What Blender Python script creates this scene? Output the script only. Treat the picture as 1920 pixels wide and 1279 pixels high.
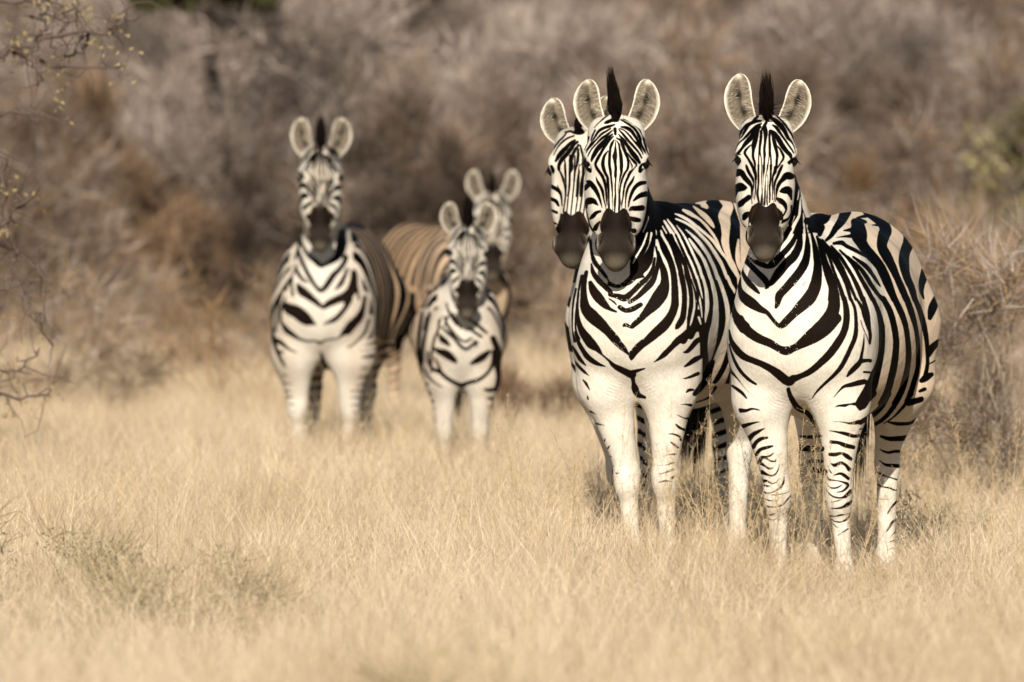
import bpy, bmesh, math, random
import numpy as np
from mathutils import Vector, Matrix

# ------------------------------------------------------------------ camera, light, exposure
scene = bpy.context.scene
for o in list(bpy.data.objects):
    bpy.data.objects.remove(o)
COL = scene.collection
FPX = 16050.0            # focal length in pixels of a 1920 wide frame
CAM_Z = 1.44
HORIZON = 361.0
cd = bpy.data.cameras.new('camera')
cam = bpy.data.objects.new('camera', cd)
COL.objects.link(cam)
cam.location = (0, 0, CAM_Z)
cam.rotation_euler = (math.pi / 2 - math.atan((639.5 - HORIZON) / FPX), 0, 0)
cd.sensor_width = 36.0
cd.lens = FPX / 1920.0 * 36.0
cd.clip_start = 0.5
cd.clip_end = 5000
cd.dof.use_dof = True
cd.dof.focus_distance = 30.3
cd.dof.aperture_fstop = 4.4
scene.camera = cam

SUN_AZ = math.radians(3)     # to the left of the camera, behind it
SUN_EL = math.radians(25)
w = bpy.data.worlds.new('World')
scene.world = w
w.use_nodes = True
nt = w.node_tree
sky = nt.nodes.new('ShaderNodeTexSky')
sky.sky_type = 'NISHITA'
sky.sun_disc = False
sky.sun_elevation = SUN_EL
sky.sun_rotation = math.pi + SUN_AZ
sky.dust_density = 1.0
nt.links.new(sky.outputs[0], nt.nodes['Background'].inputs[0])
nt.nodes['Background'].inputs[1].default_value = 0.05
sl = bpy.data.lights.new('sun', 'SUN')
sl.energy = 5.0
sl.angle = math.radians(0.5)
sl.color = (1.0, 0.92, 0.80)
so = bpy.data.objects.new('sun', sl)
COL.objects.link(so)
sd = Vector((-math.sin(SUN_AZ) * math.cos(SUN_EL), -math.cos(SUN_AZ) * math.cos(SUN_EL), math.sin(SUN_EL)))
so.rotation_euler = sd.to_track_quat('Z', 'Y').to_euler()
scene.view_settings.view_transform = 'Standard'
scene.view_settings.look = 'None'
scene.view_settings.exposure = 0.56
scene.view_settings.gamma = 1.0
scene.cycles.use_denoising = True
scene.cycles.max_bounces = 5
scene.cycles.transparent_max_bounces = 4

rnd = random.Random(7)
rng = np.random.default_rng(11)

# ------------------------------------------------------------------ helpers
def tag(o, label, cat, group=None, kind=None):
    if label: o['label'] = label
    if cat: o['category'] = cat
    if group: o['group'] = group
    if kind: o['kind'] = kind
    return o

def empty(name, loc, rz=0.0):
    o = bpy.data.objects.new(name, None)
    COL.objects.link(o)
    o.location = loc
    o.rotation_euler = (0, 0, rz)
    o.empty_display_size = 0.2
    return o

def mesh_obj(name, verts, faces, mat, parent=None, smooth=True, link=True):
    me = bpy.data.meshes.new(name)
    verts = np.asarray(verts, dtype=np.float32).reshape(-1, 3)
    if isinstance(faces, np.ndarray):
        n, k = faces.shape
        me.vertices.add(len(verts)); me.vertices.foreach_set('co', verts.ravel())
        me.loops.add(n * k); me.loops.foreach_set('vertex_index', faces.astype(np.int32).ravel())
        me.polygons.add(n)
        me.polygons.foreach_set('loop_start', np.arange(0, n * k, k, dtype=np.int32))
        me.update(calc_edges=True)
        me.validate()
    else:
        me.from_pydata(verts.tolist(), [], faces)
    if smooth:
        me.polygons.foreach_set('use_smooth', np.ones(len(me.polygons), dtype=bool))
    if mat: me.materials.append(mat)
    o = bpy.data.objects.new(name, me)
    if link: COL.objects.link(o)
    if parent: o.parent = parent
    return o

def set_attr(me, name, kind, arr):
    a = me.attributes.new(name, kind, 'POINT')
    if kind == 'FLOAT': a.data.foreach_set('value', np.asarray(arr, dtype=np.float32))
    else: a.data.foreach_set('color', np.asarray(arr, dtype=np.float32).ravel())

class NT:
    def __init__(self, name):
        self.m = bpy.data.materials.new(name); self.m.use_nodes = True
        self.t = self.m.node_tree; self.b = self.t.nodes['Principled BSDF']
    def n(self, typ, **kw):
        nd = self.t.nodes.new(typ)
        for k, v in kw.items():
            if k.startswith('i_'): nd.inputs[k[2:].replace('_', ' ')].default_value = v
            elif k.startswith('n_'): nd.inputs[int(k[2:])].default_value = v
            else: setattr(nd, k, v)
        return nd
    def l(self, a, b): self.t.links.new(a, b)
# ------------------------------------------------------------------ body modelling: signed distance field and surface nets
def _smin(a, b, k):
    h = np.maximum(k - np.abs(a - b), 0.0) / k
    return np.minimum(a, b) - h * h * k * 0.25

def build_sdf(prims, vox, pad=0.03):
    lo = np.full(3, 1e9); hi = np.full(3, -1e9)
    for p in prims:
        if p['neg']: continue
        lo = np.minimum(lo, p['lo']); hi = np.maximum(hi, p['hi'])
    lo -= pad; hi += pad
    n = np.ceil((hi - lo) / vox).astype(int) + 1
    F = np.full(n, 0.2, dtype=np.float32)
    ax = [(lo[i] + vox * np.arange(n[i])).astype(np.float32) for i in range(3)]
    for p in prims:
        m = p['k'] + 0.03
        a = np.maximum(((p['lo'] - m - lo) / vox).astype(int), 0)
        b = np.minimum(((p['hi'] + m - lo) / vox).astype(int) + 2, n)
        if (b <= a).any(): continue
        X = ax[0][a[0]:b[0], None, None]; Y = ax[1][None, a[1]:b[1], None]; Z = ax[2][None, None, a[2]:b[2]]
        d = p['f'](X, Y, Z)
        S = F[a[0]:b[0], a[1]:b[1], a[2]:b[2]]
        if p['neg']: S[...] = -_smin(-S, d, p['k'])
        else: S[...] = _smin(S, d, p['k'])
    return F, lo, vox

def ellipsoid(c, axes, r, k=0.04, neg=False):
    c = np.array(c, float); A = np.array(axes, float); r = np.array(r, float)
    ext = np.sqrt(((A * r[:, None]) ** 2).sum(0))
    def f(X, Y, Z):
        dx, dy, dz = X - c[0], Y - c[1], Z - c[2]
        k0 = 0; k1 = 0
        for i in range(3):
            q = A[i, 0] * dx + A[i, 1] * dy + A[i, 2] * dz
            k0 = k0 + (q / r[i]) ** 2
            k1 = k1 + (q / r[i] ** 2) ** 2
        k0 = np.sqrt(k0); k1 = np.sqrt(k1) + 1e-9
        return (k0 * (k0 - 1.0) / k1).astype(np.float32)
    return dict(f=f, lo=c - ext, hi=c + ext, k=k, neg=neg)

def bone(p0, p1, r0, r1, k=0.03, axis=None, sq=1.0, neg=False):
    """round cone from p0 to p1; stretched by sq along the unit vector axis"""
    p0 = np.array(p0, float); p1 = np.array(p1, float)
    R = max(r0, r1) * max(1.0, sq)
    if axis is not None:
        axis = np.array(axis, float); axis /= np.linalg.norm(axis)
        M = np.eye(3) + (1.0 / sq - 1.0) * np.outer(axis, axis)
    else:
        M = np.eye(3)
    q1 = M @ (p1 - p0); L2 = float(q1 @ q1)
    def f(X, Y, Z):
        dx, dy, dz = X - p0[0], Y - p0[1], Z - p0[2]
        if axis is not None:
            s = (axis[0] * dx + axis[1] * dy + axis[2] * dz) * (1.0 / sq - 1.0)
            dx = dx + s * axis[0]; dy = dy + s * axis[1]; dz = dz + s * axis[2]
        t = np.clip((dx * q1[0] + dy * q1[1] + dz * q1[2]) / L2, 0, 1)
        ex, ey, ez = dx - t * q1[0], dy - t * q1[1], dz - t * q1[2]
        ts = t * t * (3 - 2 * t) * 0.5 + t * 0.5
        return (np.sqrt(ex * ex + ey * ey + ez * ez) - (r0 + (r1 - r0) * ts)).astype(np.float32)
    return dict(f=f, lo=np.minimum(p0, p1) - R, hi=np.maximum(p0, p1) + R, k=k, neg=neg)

def surface_nets(F, lo, vox):
    nx, ny, nz = F.shape
    neg = F < 0
    c = [neg[i:nx - 1 + i, j:ny - 1 + j, k:nz - 1 + k] for i in (0, 1) for j in (0, 1) for k in (0, 1)]
    anyn = c[0].copy(); alln = c[0].copy()
    for q in c[1:]:
        anyn |= q; alln &= q
    act = anyn & ~alln
    del c
    ci, cj, ck = np.nonzero(act)
    N = len(ci)
    idx = np.full(act.shape, -1, dtype=np.int32); idx[ci, cj, ck] = np.arange(N)
    off = [(i, j, k) for i in (0, 1) for j in (0, 1) for k in (0, 1)]
    V = np.stack([F[ci + i, cj + j, ck + k] for i, j, k in off], 1)
    O = np.array(off, float)
    acc = np.zeros((N, 3)); cnt = np.zeros(N)
    for a in range(8):
        for b in range(a + 1, 8):
            if np.abs(O[a] - O[b]).sum() != 1: continue
            fa, fb = V[:, a], V[:, b]
            m = (fa < 0) != (fb < 0)
            t = np.where(m, fa / np.where(m, fa - fb, 1), 0)
            acc += np.where(m[:, None], O[a] + t[:, None] * (O[b] - O[a]), 0)
            cnt += m
    P = lo + vox * (np.stack([ci, cj, ck], 1) + acc / cnt[:, None])
    quads = []
    for axn in range(3):
        s0 = [slice(None)] * 3; s1 = [slice(None)] * 3
        s0[axn] = slice(0, -1); s1[axn] = slice(1, None)
        a, b = neg[tuple(s0)], neg[tuple(s1)]
        e = a != b
        ei = np.stack(np.nonzero(e), 1)
        u, v = (axn + 1) % 3, (axn + 2) % 3
        ok = (ei[:, u] > 0) & (ei[:, v] > 0) & (ei[:, u] < F.shape[u] - 1) & (ei[:, v] < F.shape[v] - 1)
        ei = ei[ok]
        sgn = a[ei[:, 0], ei[:, 1], ei[:, 2]]
        def cell(du, dv):
            q = ei.copy(); q[:, u] -= du; q[:, v] -= dv
            return idx[q[:, 0], q[:, 1], q[:, 2]]
        q = np.stack([cell(1, 1), cell(0, 1), cell(0, 0), cell(1, 0)], 1)
        q[~sgn] = q[~sgn][:, ::-1]
        quads.append(q)
    Q = np.concatenate(quads)
    Q = Q[(Q >= 0).all(1)]
    return P, Q

def smooth_mesh(P, Q, it=2, lam=0.5, sel=None):
    n = len(P)
    E = np.concatenate([Q[:, [0, 1]], Q[:, [1, 2]], Q[:, [2, 3]], Q[:, [3, 0]]])
    for step in range(it * 2):
        S = np.zeros_like(P); C = np.zeros(n)
        for a, b in ((0, 1), (1, 0)):
            for d in range(3): S[:, d] += np.bincount(E[:, a], P[E[:, b], d], n)
            C += np.bincount(E[:, a], minlength=n)
        L = S / C[:, None] - P
        f = lam if step % 2 == 0 else -(lam + 0.03)
        if sel is not None: L = L * sel[:, None]
        P = P + f * L
    return P

# ------------------------------------------------------------------ coat markings: strokes drawn in the frontal view of each animal
class Coat:
    """signed distance (in pixels of a 1920 px wide drawing) to the dark markings, on a raster"""
    def __init__(self, x0, y0, x1, y1, ss=2.0):
        self.x0, self.y0, self.ss = x0, y0, ss
        self.w = int((x1 - x0) * ss); self.h = int((y1 - y0) * ss)
        self.G = np.full((self.h, self.w), 8.0, dtype=np.float32)
        self.prev = self.G
    def _seg(self, G, a, b, ra, rb, m=8.0):
        ss = self.ss
        R = max(ra, rb) + m
        xa = max(int((min(a[0], b[0]) - R - self.x0) * ss), 0); xb = min(int((max(a[0], b[0]) + R - self.x0) * ss) + 1, self.w)
        ya = max(int((min(a[1], b[1]) - R - self.y0) * ss), 0); yb = min(int((max(a[1], b[1]) + R - self.y0) * ss) + 1, self.h)
        if xb <= xa or yb <= ya: return
        X = (np.arange(xa, xb) / ss + self.x0)[None, :] - a[0]
        Y = (np.arange(ya, yb) / ss + self.y0)[:, None] - a[1]
        dx, dy = b[0] - a[0], b[1] - a[1]
        L2 = dx * dx + dy * dy + 1e-9
        t = np.clip((X * dx + Y * dy) / L2, 0, 1)
        d = np.hypot(X - t * dx, Y - t * dy) - (ra + (rb - ra) * t)
        S = G[ya:yb, xa:xb]
        np.minimum(S, d, out=S)
    def strokes(self, spec, white=False, wid=1.0):
        """spec: lines '@ox oy scale' then one stroke per line 'x,y,w x,y,w ...'"""
        G = np.full_like(self.G, 8.0) if white else self.G
        ox = oy = 0.0; sc = 1.0
        mp = getattr(self, 'map', None)
        for ln in spec.strip().splitlines():
            ln = ln.strip()
            if not ln or ln[0] == '#': continue
            if ln[0] == '@':
                ox, oy, sc = map(float, ln[1:].split()); continue
            pts = []
            for tok in ln.split():
                v = [float(q) for q in tok.split(',')]
                if len(v) == 2: v.append(pts[-1][2] * sc * 2 if pts else 20.0)
                pts.append((ox + v[0] / sc, oy + v[1] / sc, v[2] / sc * 0.5 * wid))
            if mp: pts = [mp(*p) for p in pts]
            # Catmull-Rom refinement
            P = np.array(pts)
            if len(P) > 2:
                Q = np.vstack([2 * P[0] - P[1], P, 2 * P[-1] - P[-2]])
                out = []
                for i in range(1, len(Q) - 2):
                    for t in (0, 0.25, 0.5, 0.75):
                        out.append(0.5 * ((2 * Q[i]) + (-Q[i-1] + Q[i+1]) * t + (2*Q[i-1] - 5*Q[i] + 4*Q[i+1] - Q[i+2]) * t*t + (-Q[i-1] + 3*Q[i] - 3*Q[i+1] + Q[i+2]) * t**3))
                out.append(P[-1]); P = np.array(out)
                P[:, 2] = np.maximum(P[:, 2], 0.15)
            for i in range(len(P) - 1):
                self._seg(G, P[i], P[i + 1], P[i][2], P[i + 1][2])
        if white: self.G = np.maximum(self.G, -G)
    def soften(self, it=2):
        G = self.G
        for _ in range(it):
            H = np.pad(G, 1, mode='edge')
            H = (H[:-2] + 2 * H[1:-1] + H[2:]) / 4
            G = (H[:, :-2] + 2 * H[:, 1:-1] + H[:, 2:]) / 4
        self.G = G
    def poly(self, spec):
        """filled polygon; same syntax, points 'x,y'"""
        ox = oy = 0.0; sc = 1.0; pts = []
        for tok in spec.replace('@', ' @').split('\n'):
            tok = tok.strip()
            if not tok: continue
            if tok[0] == '@': ox, oy, sc = map(float, tok[1:].split()); continue
            for q in tok.split():
                x, y = map(float, q.split(',')); pts.append((ox + x / sc, oy + y / sc))
        mp = getattr(self, 'map', None)
        if mp: pts = [mp(x, y, 1)[:2] for x, y in pts]
        X = (np.arange(self.w) / self.ss + self.x0)[None, :]
        Y = (np.arange(self.h) / self.ss + self.y0)[:, None]
        ins = np.zeros((self.h, self.w), bool)
        D = np.full((self.h, self.w), 8.0, dtype=np.float32)
        n = len(pts)
        for i in range(n):
            a, b = pts[i], pts[(i + 1) % n]
            if abs(a[1] - b[1]) > 1e-9:
                c = ((a[1] > Y) != (b[1] > Y)) & (X < (b[0] - a[0]) * (Y - a[1]) / (b[1] - a[1]) + a[0])
                ins ^= c
            self._seg(D, a, b, 0, 0)
        self.G = np.minimum(self.G, np.where(ins, -D, D))
    def sample(self, px, py, G=None):
        x = np.clip((px - self.x0) * self.ss, 0, self.w - 1.01); y = np.clip((py - self.y0) * self.ss, 0, self.h - 1.01)
        i, j = x.astype(int), y.astype(int); fx, fy = x - i, y - j
        G = self.G if G is None else G
        return (G[j, i] * (1 - fx) + G[j, i + 1] * fx) * (1 - fy) + (G[j + 1, i] * (1 - fx) + G[j + 1, i + 1] * fx) * fy
# ------------------------------------------------------------------ zebra materials
def coat_material():
    g = NT('zebra_coat')
    at = g.n('ShaderNodeAttribute', attribute_name='mark')
    lt = g.n('ShaderNodeAttribute', attribute_name='pale')
    dk = g.n('ShaderNodeAttribute', attribute_name='dark')
    tc = g.n('ShaderNodeTexCoord')
    n1 = g.n('ShaderNodeTexNoise'); n1.inputs['Scale'].default_value = 55; n1.inputs['Detail'].default_value = 5; n1.inputs['Roughness'].default_value = 0.7
    g.l(tc.outputs['Object'], n1.inputs['Vector'])
    a = g.n('ShaderNodeMath', operation='SUBTRACT'); g.l(n1.outputs[0], a.inputs[0]); a.inputs[1].default_value = 0.5
    b = g.n('ShaderNodeMath', operation='MULTIPLY_ADD'); g.l(a.outputs[0], b.inputs[0]); b.inputs[1].default_value = 0.0036; g.l(at.outputs['Fac'], b.inputs[2])
    mr = g.n('ShaderNodeMapRange'); mr.inputs[1].default_value = -0.0014; mr.inputs[2].default_value = 0.0010
    g.l(b.outputs[0], mr.inputs[0])
    # fine hair streaks and slow variation of the pale hair
    mp = g.n('ShaderNodeMapping'); mp.inputs['Scale'].default_value = (160, 160, 28); g.l(tc.outputs['Object'], mp.inputs[0])
    n2 = g.n('ShaderNodeTexNoise'); n2.inputs['Scale'].default_value = 1.0; n2.inputs['Detail'].default_value = 3; g.l(mp.outputs[0], n2.inputs['Vector'])
    n3 = g.n('ShaderNodeTexNoise'); n3.inputs['Scale'].default_value = 7; n3.inputs['Detail'].default_value = 4; g.l(tc.outputs['Object'], n3.inputs['Vector'])
    r2 = g.n('ShaderNodeMapRange'); r2.inputs[1].default_value = 0.3; r2.inputs[2].default_value = 0.7; r2.inputs[3].default_value = 0.86; r2.inputs[4].default_value = 1.05; g.l(n2.outputs[0], r2.inputs[0])
    r3 = g.n('ShaderNodeMapRange'); r3.inputs[1].default_value = 0.35; r3.inputs[2].default_value = 0.7; r3.inputs[3].default_value = 1.03; r3.inputs[4].default_value = 0.78; g.l(n3.outputs[0], r3.inputs[0])
    mm = g.n('ShaderNodeMath', operation='MULTIPLY'); g.l(r2.outputs[0], mm.inputs[0]); g.l(r3.outputs[0], mm.inputs[1])
    mx = g.n('ShaderNodeMix', data_type='RGBA'); g.l(mr.outputs[0], mx.inputs[0]); g.l(dk.outputs['Color'], mx.inputs[6]); g.l(lt.outputs['Color'], mx.inputs[7])
    vm = g.n('ShaderNodeVectorMath', operation='SCALE'); g.l(mx.outputs[2], vm.inputs[0]); g.l(mm.outputs[0], vm.inputs['Scale'])
    g.l(vm.outputs[0], g.b.inputs['Base Color'])
    g.b.inputs['Roughness'].default_value = 0.62
    g.b.inputs['Specular IOR Level'].default_value = 0.03
    g.b.inputs['Sheen Weight'].default_value = 0.0
    g.b.inputs['Sheen Roughness'].default_value = 0.5
    n4 = g.n('ShaderNodeTexNoise'); n4.inputs['Scale'].default_value = 16; n4.inputs['Detail'].default_value = 3; g.l(tc.outputs['Object'], n4.inputs['Vector'])
    bp = g.n('ShaderNodeBump'); bp.inputs['Strength'].default_value = 0.5; bp.inputs['Distance'].default_value = 0.012; g.l(n4.outputs[0], bp.inputs['Height'])
    b2 = g.n('ShaderNodeBump'); b2.inputs['Strength'].default_value = 0.35; b2.inputs['Distance'].default_value = 0.0015; g.l(n2.outputs[0], b2.inputs['Height']); g.l(bp.outputs[0], b2.inputs['Normal'])
    g.l(b2.outputs[0], g.b.inputs['Normal'])
    return g.m

def plain_material(name, col, rough=0.6, spec=0.3, var=0.25, scale=60):
    g = NT(name)
    tc = g.n('ShaderNodeTexCoord')
    n = g.n('ShaderNodeTexNoise'); n.inputs['Scale'].default_value = scale; g.l(tc.outputs['Object'], n.inputs['Vector'])
    r = g.n('ShaderNodeMapRange'); r.inputs[3].default_value = 1 - var; r.inputs[4].default_value = 1 + var; g.l(n.outputs[0], r.inputs[0])
    v = g.n('ShaderNodeVectorMath', operation='SCALE'); v.inputs[0].default_value = col; g.l(r.outputs[0], v.inputs['Scale'])
    g.l(v.outputs[0], g.b.inputs['Base Color'])
    g.b.inputs['Roughness'].default_value = rough; g.b.inputs['Specular IOR Level'].default_value = spec
    return g.m

M_COAT = coat_material()
M_EYE = plain_material('zebra_eye', (0.004, 0.003, 0.0025), 0.28, 0.2, 0.1)
M_HAIR = plain_material('mane_hair', (0.012, 0.009, 0.008), 0.6, 0.25, 0.5)
M_LASH = plain_material('lash_hair', (0.008, 0.006, 0.005), 0.5, 0.2, 0.2)
M_HOOF = plain_material('hoof_horn', (0.05, 0.045, 0.04), 0.5, 0.3, 0.3)
def striped_hair():
    g = NT('striped_hair')
    at = g.n('ShaderNodeAttribute', attribute_name='pale')
    g.l(at.outputs['Color'], g.b.inputs['Base Color']); g.b.inputs['Roughness'].default_value = 0.65
    g.b.inputs['Specular IOR Level'].default_value = 0.06
    return g.m
M_SHAIR = striped_hair()

def sstep(x, a, b):
    t = np.clip((x - a) / (b - a), 0, 1); return t * t * (3 - 2 * t)

def strands(bases, dirs, lens, wid, nseg=3, bend=None, seed=1):
    """thin tapered blades; returns verts, quad faces and strand index per vertex"""
    r = np.random.default_rng(seed)
    n = len(bases)
    bases = np.asarray(bases, float); dirs = np.asarray(dirs, float)
    dirs /= np.linalg.norm(dirs, axis=1)[:, None]
    side = np.cross(dirs, r.normal(size=(n, 3))); side /= np.linalg.norm(side, axis=1)[:, None]
    bend = np.zeros((n, 3)) if bend is None else bend
    V = []; 
    for k in range(nseg + 1):
        t = k / nseg
        c = bases + dirs * (lens * t)[:, None] + bend * t * t
        ww = wid * (1 - t) ** 0.6 if k < nseg else wid * 0.08
        ww = np.broadcast_to(ww, (n,))
        V.append(c - side * ww[:, None] * 0.5); V.append(c + side * ww[:, None] * 0.5)
    V = np.stack(V, 1)          # n, 2(nseg+1), 3
    m = 2 * (nseg + 1)
    F = []
    base = np.arange(n)[:, None] * m
    for k in range(nseg):
        F.append(base + np.array([[2 * k, 2 * k + 1, 2 * k + 3, 2 * k + 2]]))
    F = np.stack(F, 1).reshape(-1, 4)
    return V.reshape(-1, 3), F, np.repeat(np.arange(n), m)

def rotm(axis, deg):
    return np.array(Matrix.Rotation(math.radians(deg), 3, axis))

BLACK = (0.0014, 0.0011, 0.0010)

def ear_mesh(cfgear, HM, hs):
    """cup shaped ear; returns verts, quads, mark, pale, dark"""
    sgn, base, tip, halfw, turn = cfgear
    base = np.array(base, float) * hs; tip = np.array(tip, float) * hs; halfw = halfw * hs
    up = tip - base; L = np.linalg.norm(up); up /= L
    fwd = np.array([sgn * math.sin(math.radians(turn)), -math.cos(math.radians(turn)), 0.15])
    fwd -= up * (fwd @ up); fwd /= np.linalg.norm(fwd)
    lat = np.cross(up, fwd); lat /= np.linalg.norm(lat)
    if lat[0] < 0: lat = -lat
    ns, na = 26, 19
    prof = np.interp(np.linspace(0, 1, ns), [0, .08, .2, .35, .5, .65, .78, .88, .95, .985, 1], [.62, .74, .88, .96, 1.0, .97, .86, .68, .44, .22, .03])
    Vs = []; mk = []; pl = []; dk = []
    for shell in (0, 1):
        for i in range(ns):
            s = i / (ns - 1)
            for j in range(na):
                a = -1 + 2 * j / (na - 1)
                wv = halfw * prof[i]
                depth = halfw * (1.05 * (1 - s) ** 0.5 + 0.25) * (1 - a * a) * (0.55 + 0.45 * prof[i])
                inward = 0.012 * hs * math.sin(math.pi * s)       # outer margin bulges outwards
                p = base + up * (s * L) + lat * (a * wv + sgn * inward * 1.5) - fwd * depth
                if shell == 1:
                    th = 0.0065 * hs * (1 - a * a * 0.75)
                    p = p - fwd * th - up * 0.0 + lat * a * 0.004 * hs
                Vs.append(p)
                ea = a * sgn          # +1 = outer margin
                rim = max(sstep(np.array(abs(a)), .80, .95), sstep(np.array(s), .90, .99))
                if shell == 0:
                    inner = np.array([0.25, 0.205, 0.15]) * (0.85 + 0.3 * ((i * 7 + j * 3) % 5) / 5)
                    inner = inner * (0.60 if ea > -0.05 else 1.0)
                    sp = math.exp(-((ea - .05 + .2 * math.sin(5 * s)) / .30) ** 2) * (math.exp(-((s - .40) / .10) ** 2) + math.exp(-((s - .70) / .09) ** 2) + .35)
                    if ea < -.1 and s < .6: inner = inner * 1.5
                    inner = inner * (1 - min(0.88 * sp, .9))
                    if s < .3: inner = inner + (np.array([.60, .52, .40]) - inner) * (1 - s / .3) * .7
                    c = inner * (1 - rim) + np.array([.66, .60, .50]) * rim
                    mk.append(.02); pl.append(c); dk.append(BLACK)
                else:
                    mk.append(.02 if s < .35 else (-.01 if s < .6 or s > .8 else .02)); pl.append((.66, .60, .50)); dk.append(BLACK)
    def q(shell, i, j): return shell * ns * na + i * na + j
    F = []
    for i in range(ns - 1):
        for j in range(na - 1):
            F.append((q(0, i, j), q(0, i, j + 1), q(0, i + 1, j + 1), q(0, i + 1, j)))
            F.append((q(1, i, j), q(1, i + 1, j), q(1, i + 1, j + 1), q(1, i, j + 1)))
        F.append((q(0, i, 0), q(0, i + 1, 0), q(1, i + 1, 0), q(1, i, 0)))
        F.append((q(0, i, na - 1), q(1, i, na - 1), q(1, i + 1, na - 1), q(0, i + 1, na - 1)))
    for j in range(na - 1):
        F.append((q(0, ns - 1, j), q(0, ns - 1, j + 1), q(1, ns - 1, j + 1), q(1, ns - 1, j)))
        F.append((q(0, 0, j), q(1, 0, j), q(1, 0, j + 1), q(0, 0, j + 1)))
    # fur inside the ear, lying across the cup
    Vs = np.array(Vs)
    r = np.random.default_rng(5 if sgn > 0 else 6)
    bb = []; dd = []; ll = []
    for _ in range(420):
        i = int(r.integers(2, int(ns * .86))); j = int(r.choice([0, 1, 2, 3, 5, na - 1, na - 2, na - 3, na - 4, na - 6]))
        side = 1 if j < na / 2 else -1
        bb.append(Vs[q(0, i, j)]); dd.append(lat * side + up * r.normal(0.35, .3) + fwd * r.uniform(-.35, .1)); ll.append(r.uniform(.010, .028) * hs)
    for _ in range(90):      # fringe on the margin
        i = int(r.integers(1, ns)); j = int(r.choice([0, na - 1])); side = -1 if j == 0 else 1
        bb.append(Vs[q(0, i, j)]); dd.append(lat * side * .6 + up * r.normal(0.6, .3) + fwd * .2); ll.append(r.uniform(.003, .006) * hs)
    sv, sf, si = strands(np.array(bb), np.array(dd), np.array(ll), np.full(len(bb), .0010), 2, None, 3)
    nv = len(Vs)
    cc = r.uniform(.42, .95, len(bb))
    F = np.concatenate([np.array(F), sf + nv])
    mk = np.concatenate([np.array(mk), np.full(len(sv), .02)])
    pl = np.concatenate([np.array(pl), np.array([.66, .59, .47])[None] * cc[si][:, None]])
    dk = np.concatenate([np.array(dk), np.tile(BLACK, (len(sv), 1))])
    return np.concatenate([Vs, sv]), F, mk, pl, dk

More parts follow.
